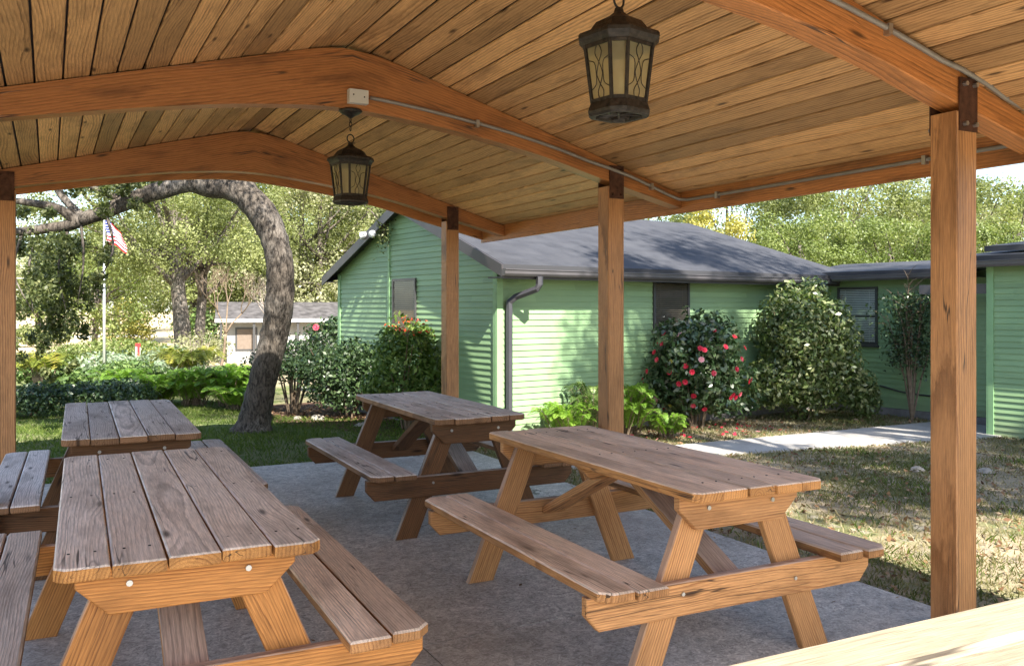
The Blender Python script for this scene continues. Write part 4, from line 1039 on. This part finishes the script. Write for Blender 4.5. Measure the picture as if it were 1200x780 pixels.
for px, py, rr in spots:
    for k in range(3):
        c = np.array(W_(px+g.normal()*rr*.45, py+g.normal()*rr*.4, g.normal()*.45-.3)); n = int(120*rr/20)
        e = g.normal(size=(n, 3)); e /= np.linalg.norm(e, axis=1)[:, None]
        P.append(c+e*(g.random(n)**.5)[:, None]*rr*.0062); Rn.append(np.clip(g.normal(g.uniform(.2, .7), .25, n), 0, 1))
# upper crown above the patio roof (out of view, shades the lawn)
cc, P2, N2, R2 = clumps(90, (W_(250, 40)[0], -2.6, 5.9), (3.6, 3.2, 1.2), .6, 250, 77)
leaves('crown', np.concatenate(P+[P2]), .062, M['oakleaf'], oak, .5, .3, rnd=np.concatenate(Rn+[R2]))

G = 'trees beyond the garden and house'
tree('broad_tree', 3.7, 28.6, 9.5, (4.2, 3.6, 3.2), 'broad sunny tree with thick leaning trunk beyond the hedge', M['brightleaf'], 120, 430, .08, .85, .25, (-.4, 0), 101, crown_z=5.6, group=G)
tree('broad_tree', 4.35, 30.2, 8, (3.4, 3, 2.6), 'slimmer dark trunk tree just behind the broad sunny tree', M['midleaf'], 60, 380, .085, .85, .17, (.3, .3), 102, crown_z=5.2, group=G)
tree('broad_tree', 12.2, 47.5, 12.5, (6.2, 4.5, 5.6), 'pale yellow-green tree above the white building', M['brightleaf'], 190, 380, .12, 1.3, .26, (0, 0), 103, crown_z=7.2, group=G)
tree('broad_tree', 12.8, 46, 13, (6, 5, 6), 'tall pale tree left of the green gable peak', M['paleleaf'], 140, 240, .17, 1.25, .25, (0, 0), 104, crown_z=6.6, group=G)
tree('broad_tree', 1.9, 46, 6.5, (3.0, 3, 2.4), 'small rounded tree on the far dry field', M['vivid'], 50, 200, .15, .9, .14, (.2, 0), 105, crown_z=3.6, group=G)
tree('broad_tree', 6.9, 50, 9, (5, 4, 4.0), 'leafy tree behind the broad sunny tree', M['midleaf'], 100, 220, .17, 1.2, .18, (0, 0), 106, crown_z=4.8, group=G)
tree('cone_tree', 4.2, 56, 3.2, (1.2, 1.2, 1.6), 'small yellow-green conical tree on the far field', M['yellow'], 24, 90, .18, .55, .1, (0, 0), 107, crown_z=1.6, group=G)
for i, (x, y, h, c, lab) in enumerate(((-9, 100, 10, 7, 'hazy tree left of the far street'), (-1, 108, 9, 6, 'hazy tree at the end of the far street'), (6, 96, 11, 7, 'hazy tree right of the far street'), (16, 100, 14, 8, 'tall hazy tree behind the flag'), (28, 95, 14, 8, 'tall hazy tree behind the white building'), (40, 90, 14, 8, 'tall hazy tree behind the green gable'), (-20, 84, 9, 6, 'hazy tree hidden partly by the left post'), (10, 66, 12, 6.5, 'dense tree behind the broad sunny tree'), (17, 62, 13, 6.5, 'dense tree high behind the white building'), (22, 56, 12, 6, 'dense tree just left of the gable peak'), (50, 44, 11, 7, 'dense tree far behind the golden tree'), (58, 38, 11, 7, 'dense tree far behind the wing roof'), (62, 28, 10, 6.5, 'dense tree far right behind the porch roof'))):
    tree('far_tree', x, y, h, (c, c, h*.42), lab, M['paleleaf'] if i % 2 else M['midleaf'], 70, 200, .28, 1.8, .3, (0, 0), 120+i, crown_z=h*.56, group='trees at the far street')
for i, (x, y, r, lab) in enumerate(((-2.6, 62, .9, 'left of three round bushes on the far field'), (-1.0, 63, 1.0, 'middle of three round bushes on the far field'), (.6, 64, .9, 'right of three round bushes on the far field'), (-7.2, 60, 1.2, 'round bush by the far street at the left post'))):
    shrub('round_bush', x, y, r, 1.5*r, 900, .2, M['midleaf'], lab, 'bush', 'round bushes on the far field', seed=140+i, stems=3)
tree('broad_tree', 13.5, 31.5, 8, (2.6, 2.2, 1.6), 'thin tree leaning over the white building from the right', M['midleaf'], 34, 200, .10, .8, .14, (-1.5, 0), 108, crown_z=6.0, group='trees beyond the garden and house')
G = 'dark thickets under the far trees'
for i, (x, y, r, h, lab) in enumerate(((8.2, 47, 3.0, 2.6, 'dark thicket left of the white building'), (12.5, 48, 3.0, 2.4, 'dark thicket behind the white building'), (16.5, 45, 3.0, 2.6, 'dark thicket right of the white building'))):
    shrub('thicket', x, y, (r, r*.6), h, 2600, .2, M['shrub'], lab, 'thicket', G, seed=180+i, stems=4)
def bare_tree(x, y, h, label, seed, mat='paletwig'):
    t = empty('bare_tree', (x, y, float(gz(x, y))), 0, label, 'tree', 'leafless small trees by the white building'); random.seed(seed); mb = MB()
    def grow(o, d, l, r, dep):
        e = o+d*l; m1 = o+d*l*.5+Vector((random.uniform(-1, 1), random.uniform(-1, 1), 0))*l*.08
        limb(mb, [(*o, r), (*m1, r*.85), (*e, r*.65)], 3, 6)
        if dep:
            for k in range(3):
                nd_ = (d+Vector((random.uniform(-1, 1), random.uniform(-1, 1), random.uniform(-.1, .9)))*.75).normalized(); grow(e, nd_, l*random.uniform(.55, .8), r*.58, dep-1)
    grow(Vector((0, 0, -.1)), Vector((random.uniform(-.1, .3), 0, 1)).normalized(), h*.42, h*.017, 5); mb.build('trunk', M[mat], t, smooth=True)
bare_tree(4.4, 26.6, 3.0, 'pale leafless tree leaning in front of the white building', 5, 'twig')
bare_tree(6.9, 31.0, 3.0, 'thin leafless tree between oak trunk and white building', 9)
shrub('dry_thicket', 4.0, 27.4, (1.0, .9), 1.3, 1500, .09, M['paleleaf'], 'pale dry thicket at the left end of the white building', 'thicket', seed=150, stems=14, twig='paletwig', base=.1)

G = 'trees behind the green house'
TR = (('yellow_tree', 18.4, 21.8, 5.0, (2.1, 2.0, 1.9), 'golden yellow tree above the main house roof', 'yellow', 70, 240, .085, .55),
      ('evergreen_tree', 29, 32.5, 9.4, (3.6, 3.2, 4.0), 'grey-green tree right of the golden tree', 'midleaf', 90, 200, .14, .9),
      ('evergreen_tree', 22.5, 21.6, 4.9, (2.5, 2.2, 2.0), 'rounded bright green tree above the roof valley', 'vivid', 90, 260, .09, .65),
      ('evergreen_tree', 25.6, 20.5, 4.8, (2.4, 2.2, 2.0), 'rounded bright green tree left of the front post', 'vivid', 90, 260, .09, .65),
      ('evergreen_tree', 33.5, 29.5, 10.5, (4.6, 3.6, 5.0), 'tall yellowish tree above the wing roof', 'brightleaf', 140, 240, .13, 1.0),
      ('evergreen_tree', 35.5, 25.5, 8.5, (3.6, 3.2, 4.2), 'tall leafy tree just left of the front post', 'brightleaf', 110, 240, .125, .9),
      ('evergreen_tree', 33, 20.6, 6.6, (2.3, 2.2, 3.4), 'thin open tree right of the front post', 'midleaf', 40, 150, .11, .6),
      ('evergreen_tree', 36.5, 19.2, 7.2, (3.0, 2.4, 3.6), 'open tree at the right edge above the porch roof', 'midleaf', 50, 160, .11, .7),
      ('evergreen_tree', 27.5, 38, 10, (5, 4, 5), 'dark tree behind the golden tree', 'midleaf', 90, 200, .17, 1.2),
      ('evergreen_tree', 41, 31, 9.0, (4.5, 4, 4.2), 'pale tree far behind the front post', 'paleleaf', 80, 220, .16, 1.1),
      ('evergreen_tree', 30.2, 19.2, 4.6, (2.2, 2, 2.0), 'low green tree behind the wing roof by the post', 'vivid', 70, 240, .09, .6))
for i, (nm, x, y, h, cr, lab, mt, nc, per, lf, rc) in enumerate(TR):
    tree(nm, x, y, h, cr, lab, M[mt], nc, per, lf, rc, .16, (0, 0), 200+i, crown_z=h-cr[2]*.95, group=G)
# shade trees behind the camera, whose crowns dapple the yard and the house
G = 'oaks on the near side of the yard'
tree('shade_oak', 8.6, -4.2, 12, (2.9, 1.2, 1.1), 'large unseen oak by the side yard, crown flattened to shade the lawn', M['oakleaf'], 40, 330, .11, .62, .3, (-1.7, 1.8), 301, crown_z=8.2, group=G)  # out of view; crown shaped thin and flat to place its shade
tree('shade_oak', 15.0, -2.0, 10, (4.0, 3.0, 2.4), 'spreading oak near the porch end of the house', M['oakleaf'], 40, 300, .11, .75, .28, (-1.6, 1.0), 302, crown_z=6.2, group=G)
tree('shade_oak', 9.5, -6.5, 16, (3.6, 3.0, 2.2), 'tall oak beyond the near end of the pavilion', M['oakleaf'], 36, 260, .12, .75, .32, (-.4, 4.7), 303, crown_z=12.2, group=G)

tree('shade_oak', 6.9, -3.6, 11, (1.25, 1.1, 1.0), 'slim oak between the pavilion and the large oak', M['oakleaf'], 13, 300, .11, .5, .18, (-.8, 4.8), 304, crown_z=9.2, group=G)

# ------------------------------------------------------------------ flagpole, marker, wire, rocks, white building
t = empty('flagpole', (1.05, 20.6, float(gz(1.05, 20.6))), 0, 'slim white flagpole standing in the garden bed', 'flagpole')
mb = MB(); mb.tube([(0, 0, -.2), (0, 0, 1.5), (0, 0, 3.52)], [.032, .028, .02], 10); mb.build('pole', M['steel'], t, smooth=True)
mb = MB(); mb.lathe([(.001, 3.60), (.028, 3.585), (.036, 3.56), (.028, 3.53), (.001, 3.52)][::-1], 10); mb.build('finial', M['steel'], t, smooth=True)
fv, ff, fu = [], [], []; nu, nv_ = 16, 10
for j in range(nv_+1):
    for i in range(nu+1):
        u, v = i/nu, j/nv_; dr = -.36*u*u-.04*math.sin(u*9+v*2)
        fv.append((.03+.40*u*(1-.12*v)+.03*math.sin(v*5), .07*math.sin(u*8+v*2)*u, .52*v*(1-.25*u)+dr*.55))
for j in range(nv_):
    for i in range(nu):
        a = j*(nu+1)+i; ff.append((a, a+1, a+nu+2, a+nu+1)); fu += [(i/nu, j/nv_), ((i+1)/nu, j/nv_), ((i+1)/nu, (j+1)/nv_), (i/nu, (j+1)/nv_)]
f = mesh_obj('flag', fv, ff, M['flag'], None, True, uv=fu); f.location = (1.05, 20.6, 2.86); f.rotation_euler = (0, 0, R(-14)); tag(f, 'drooping flag with red and white stripes and a blue starred corner, at the pole top', 'flag')
t = empty('garden_marker', (1.95, 23.4, float(gz(1.95, 23.4))), R(-20), 'small red and white marker post behind the garden bed', 'marker post')
mb = MB(); mb.box(-.05, .05, -.04, .04, -.1, .80); mb.build('post', M['white'], t)
mb = MB(); mb.box(-.054, .054, -.044, .044, .802, .88); mb.box(-.01, .052, -.0435, -.0405, .15, .803); mb.build('red_band', M['redsign'], t)
mb = MB()
for dz in (0, -.55): mb.tube([(-2+i*3.2, 48+i*1.2, 2.9+dz-.02*i*(8-i)+i*.12) for i in range(9)], .022, 5)
tag(mb.build('overhead_wire', M['wire']), 'thin pale overhead wires crossing in front of the far trees', 'wire')
def rock(x, y, s, label, seed):
    g = np.random.default_rng(seed); mb = MB(); mb.lathe([(.001, -.3*s), (.8*s, -.2*s), (1.0*s, .1*s), (.75*s, .38*s), (.35*s, .52*s), (.001, .55*s)], 9)
    mb.v = [(v[0]*(1+g.normal()*.12), v[1]*(.75+g.normal()*.08), v[2]*(1+g.normal()*.1)) for v in mb.v]
    o = mb.build('rock', M['rock']); o.location = (x, y, -.05); o.rotation_euler = (0, 0, g.uniform(0, 6)); tag(o, label, 'rock', 'pale rocks near the house')
rock(3.28, 11.9, .13, 'pale rock in the mulch right of the oak', 1); rock(3.05, 12.1, .08, 'smaller rock beside the oak trunk', 2); rock(3.6, 11.0, .09, 'rock in the mulch below the dark shrub', 3)
rock(7.25, 5.5, .085, 'white stone lying on the dry lawn left of the front post', 4); rock(7.75, 5.15, .09, 'flat pale stone on the lawn behind the front post', 5)
mb = MB(); g = np.random.default_rng(2)
out = [(2.55, 12.6), (2.8, 11.6), (3.2, 10.9), (3.6, 10.0), (4.35, 9.6), (4.2, 12.4), (4.3, 14.2), (2.7, 14.0)]
mb.prism(out, -.09, -.046); tag(mb.build('mulch_bed', M['mulch']), kind='structure')
# white building
def P2(px, d):
    l = (px-600)/1024*d; c_, s_ = math.cos(.4876), math.sin(.4876); return Vector((l*c_+d*s_, -l*s_+d*c_, 0))
wx = P2(266, 39); ang = math.atan2(*(P2(440, 41)-wx).yx)
t = empty('white_building', (wx.x, wx.y, -1.0), ang, 'low white building, wall and grey roof darkened as in tree shade, behind the oak trunk', 'building')
mb = MB(); mb.box(0, 7.2, 0, 4, -.1, 1.92); mb.build('wall', M['greywall'], t)
mb = MB(); slab_roof(mb, [(-.5, -.55, 1.98), (7.8, -.55, 1.98), (7.8, 2, 2.75), (-.5, 2, 2.75)], .1); slab_roof(mb, [(-.5, 2, 2.749), (7.8, 2, 2.749), (7.8, 4.6, 1.98), (-.5, 4.6, 1.98)], .1); mb.build('roof', M['greyroof'], t, uv=True)
mb = MB(); mb.box(-.5, 7.8, -.58, -.552, 1.84, 1.99); mb.build('fascia', M['white'], t)
for x in (.35, 1.6):
    mb = MB(); mb.box(x, x+.95, -.025, -.004, .55, 1.6); f = mb.build('window', M['winframe'], t); mb = MB(); mb.box(x+.08, x+.87, -.03, -.026, .63, 1.52); mb.build('pane', M['darkblind'], f)
mb = MB()
for x in (-.3, 1.1, 3.0): mb = MB(); mb.box(x, x+.1, -.5, -.4, -.1, 1.85); mb.build('porch_post', M['winframe'], t)

# ------------------------------------------------------------------ grass and litter
def blades(name, poly_fn, n, xr, yr, h, mat, seed, w=.006, rn=None):
    g = np.random.default_rng(seed); x = g.uniform(*xr, n); y = g.uniform(*yr, n)
    # patchy density
    k = (np.sin(x*2.1+1.3*np.sin(y*1.7))+np.sin(y*2.6+1.1*np.sin(x*2.3))+.8*np.sin(x*6.1+y*4.7))*.25+.5
    m = poly_fn(x, y) & (g.random(n) < np.clip(.25+.9*k, .15, 1)); x, y, k = x[m], y[m], k[m]; n = len(x)
    a = g.uniform(0, 2*math.pi, n); hh = h*g.uniform(.4, 1.2, n); ln = hh*g.uniform(.1, 1.3, n); b = g.uniform(0, 2*math.pi, n)
    z = gz(x, y); ww = w*g.uniform(.6, 1.4, n)
    o = np.stack([x, y, z], 1); s = np.stack([np.cos(a)*ww, np.sin(a)*ww, 0*a], 1); l = np.stack([np.cos(b)*ln, np.sin(b)*ln, hh], 1)
    v = np.stack([o-s, o+s, o+l*.6+s*.7+np.stack([0*a, 0*a, hh*.15], 1), o+l], 1).reshape(-1, 3)
    r = np.clip(rn(x, y, k, g), 0, 1)
    return quad_mesh(name, v, r, mat)
ca, sa = math.cos(HA), math.sin(HA)
def yard(x, y):
    u = (x-4.538)*ca+(y-8.912)*sa; v = -(x-4.538)*sa+(y-8.912)*ca
    house_ = ((u > -.02) & (v > -.02)) | ((u > 5.95) & (v > -3)) | ((u > 5.15) & (v < -2.9))
    path_ = (y > np.interp(x, [3.9, 6.4, 9, 9.6], [7.15, 7.02, 6.66, 6.5])) & (y < 7.78)
    return (x > 3.9) & ~house_ & ~path_
tag(blades('dry_grass', yard, 105000, (3.9, 11), (1.0, 9.3), .038, M['drygrass'], 1, .004, lambda x, y, k, g: .75-.55*k+g.normal(0, .2, len(x))), kind='stuff')
tag(blades('green_tufts', lambda x, y: yard(x, y) & (np.sin(x*3.3+2*np.sin(y*2.1))*np.sin(y*2.9+1.7*np.sin(x*1.9)) > .25), 20000, (3.9, 11), (1.0, 9.3), .05, M['greengrass'], 4, .005, lambda x, y, k, g: .3+.3*k+g.normal(0, .2, len(x))), kind='stuff')
def lawn(x, y):
    u = (x-4.538)*ca+(y-8.912)*sa; v = -(x-4.538)*sa+(y-8.912)*ca
    mul = (x > 2.6) & (y > 12.9-.95*(x-2.4)*1.0) & (x > 2.75)
    return (y > 8.44) & ~((u > -.02) & (v > -.02)) & ~mul
tag(blades('lawn_grass', lawn, 90000, (-3, 4.6), (8.44, 15), .045, M['greengrass'], 2, .0045, lambda x, y, k, g: .25+.35*k+g.normal(0, .2, len(x))), kind='stuff')
g = np.random.default_rng(9); n = 5200
x = g.uniform(3.95, 11, n); y = g.uniform(1.5, 9.2, n); m = yard(x, y); x, y = x[m], y[m]
x2 = g.uniform(2.6, 4.3, 2600); y2 = g.uniform(9.6, 13.5, 2600); m2 = ~lawn(x2, y2) & ((-(x2-4.538)*sa*-1+0*x2) > -9) & (((x2-4.538)*ca+(y2-8.912)*sa) < -.05); x2, y2 = x2[m2], y2[m2]
xx = np.concatenate([x, x2]); yy = np.concatenate([y, y2])
tag(leaves('leaf_litter', np.stack([xx, yy, gz(xx, yy)+g.uniform(.004, .03, len(xx))], 1), .05, M['litter'], None, .55, 2.0), kind='stuff')
n = 70; sx = np.concatenate([g.uniform(-.8, 3.9, 40), g.normal(3.8, .12, 30).clip(3.4, 3.91)]); sy = np.concatenate([g.uniform(2.5, 8.3, 40), g.uniform(2.4, 8.3, 30)])
tag(leaves('slab_litter', np.stack([sx, sy, np.full(n, .006)], 1), .035, M['litter'], None, .5, 6.0), kind='stuff')
n = 85; a = g.uniform(0, 6.28, n); r = g.uniform(.3, 1.15, n)
px_, py_ = 7.2+r*np.cos(a), 8.45+r*np.sin(a)*.6; m = yard(px_, py_)
tag(leaves('fallen_petals', np.stack([px_[m], py_[m], gz(px_[m], py_[m])+.03], 1), .05, M['petal'], None, .8, 2.0), kind='stuff')

# ------------------------------------------------------------------ light, sky, camera
SE, SAZ = R(46), R(4)                # elevation; travel direction turned 2 degrees from +y towards +x
wd = bpy.data.worlds.new('World'); scene.world = wd; wd.use_nodes = True; nt = wd.node_tree
bg = nt.nodes['Background']; sk = nt.nodes.new('ShaderNodeTexSky'); sk.sky_type = 'NISHITA'; sk.sun_disc = False
sk.sun_elevation = SE; sk.sun_rotation = math.pi+SAZ; sk.air_density = 1.0; sk.dust_density = 1.0; sk.ozone_density = 1.0
L(nt, sk.outputs[0], bg.inputs[0]); bg.inputs[1].default_value = .085
ld = bpy.data.lights.new('sun', 'SUN'); ld.energy = 4.3; ld.angle = R(.53); ld.color = (1, .94, .84)
lo = bpy.data.objects.new('sun', ld); COL.objects.link(lo); lo.location = (-5, -20, 25)
dirv = Vector((math.sin(SAZ)*math.cos(SE), math.cos(SAZ)*math.cos(SE), -math.sin(SE)))
lo.rotation_euler = dirv.to_track_quat('-Z', 'Y').to_euler()
cd = bpy.data.cameras.new('camera'); cam_o = bpy.data.objects.new('camera', cd); COL.objects.link(cam_o)
cam_o.location = (0, 0, 1.5); cam_o.rotation_euler = (R(90), 0, -.4876)
cd.sensor_width = 36; cd.lens = 36*1024/1200; cd.shift_y = -30/1200; cd.clip_start = .05; cd.clip_end = 2000
scene.camera = cam_o
vs = scene.view_settings; vs.view_transform = 'Standard'; vs.look = 'None'; vs.exposure = 2.15; vs.gamma = 1; vs.use_curve_mapping = False
scene.render.engine = 'CYCLES'; scene.cycles.max_bounces = 10; scene.cycles.diffuse_bounces = 6; scene.cycles.transparent_max_bounces = 16
scene.cycles.use_denoising = True
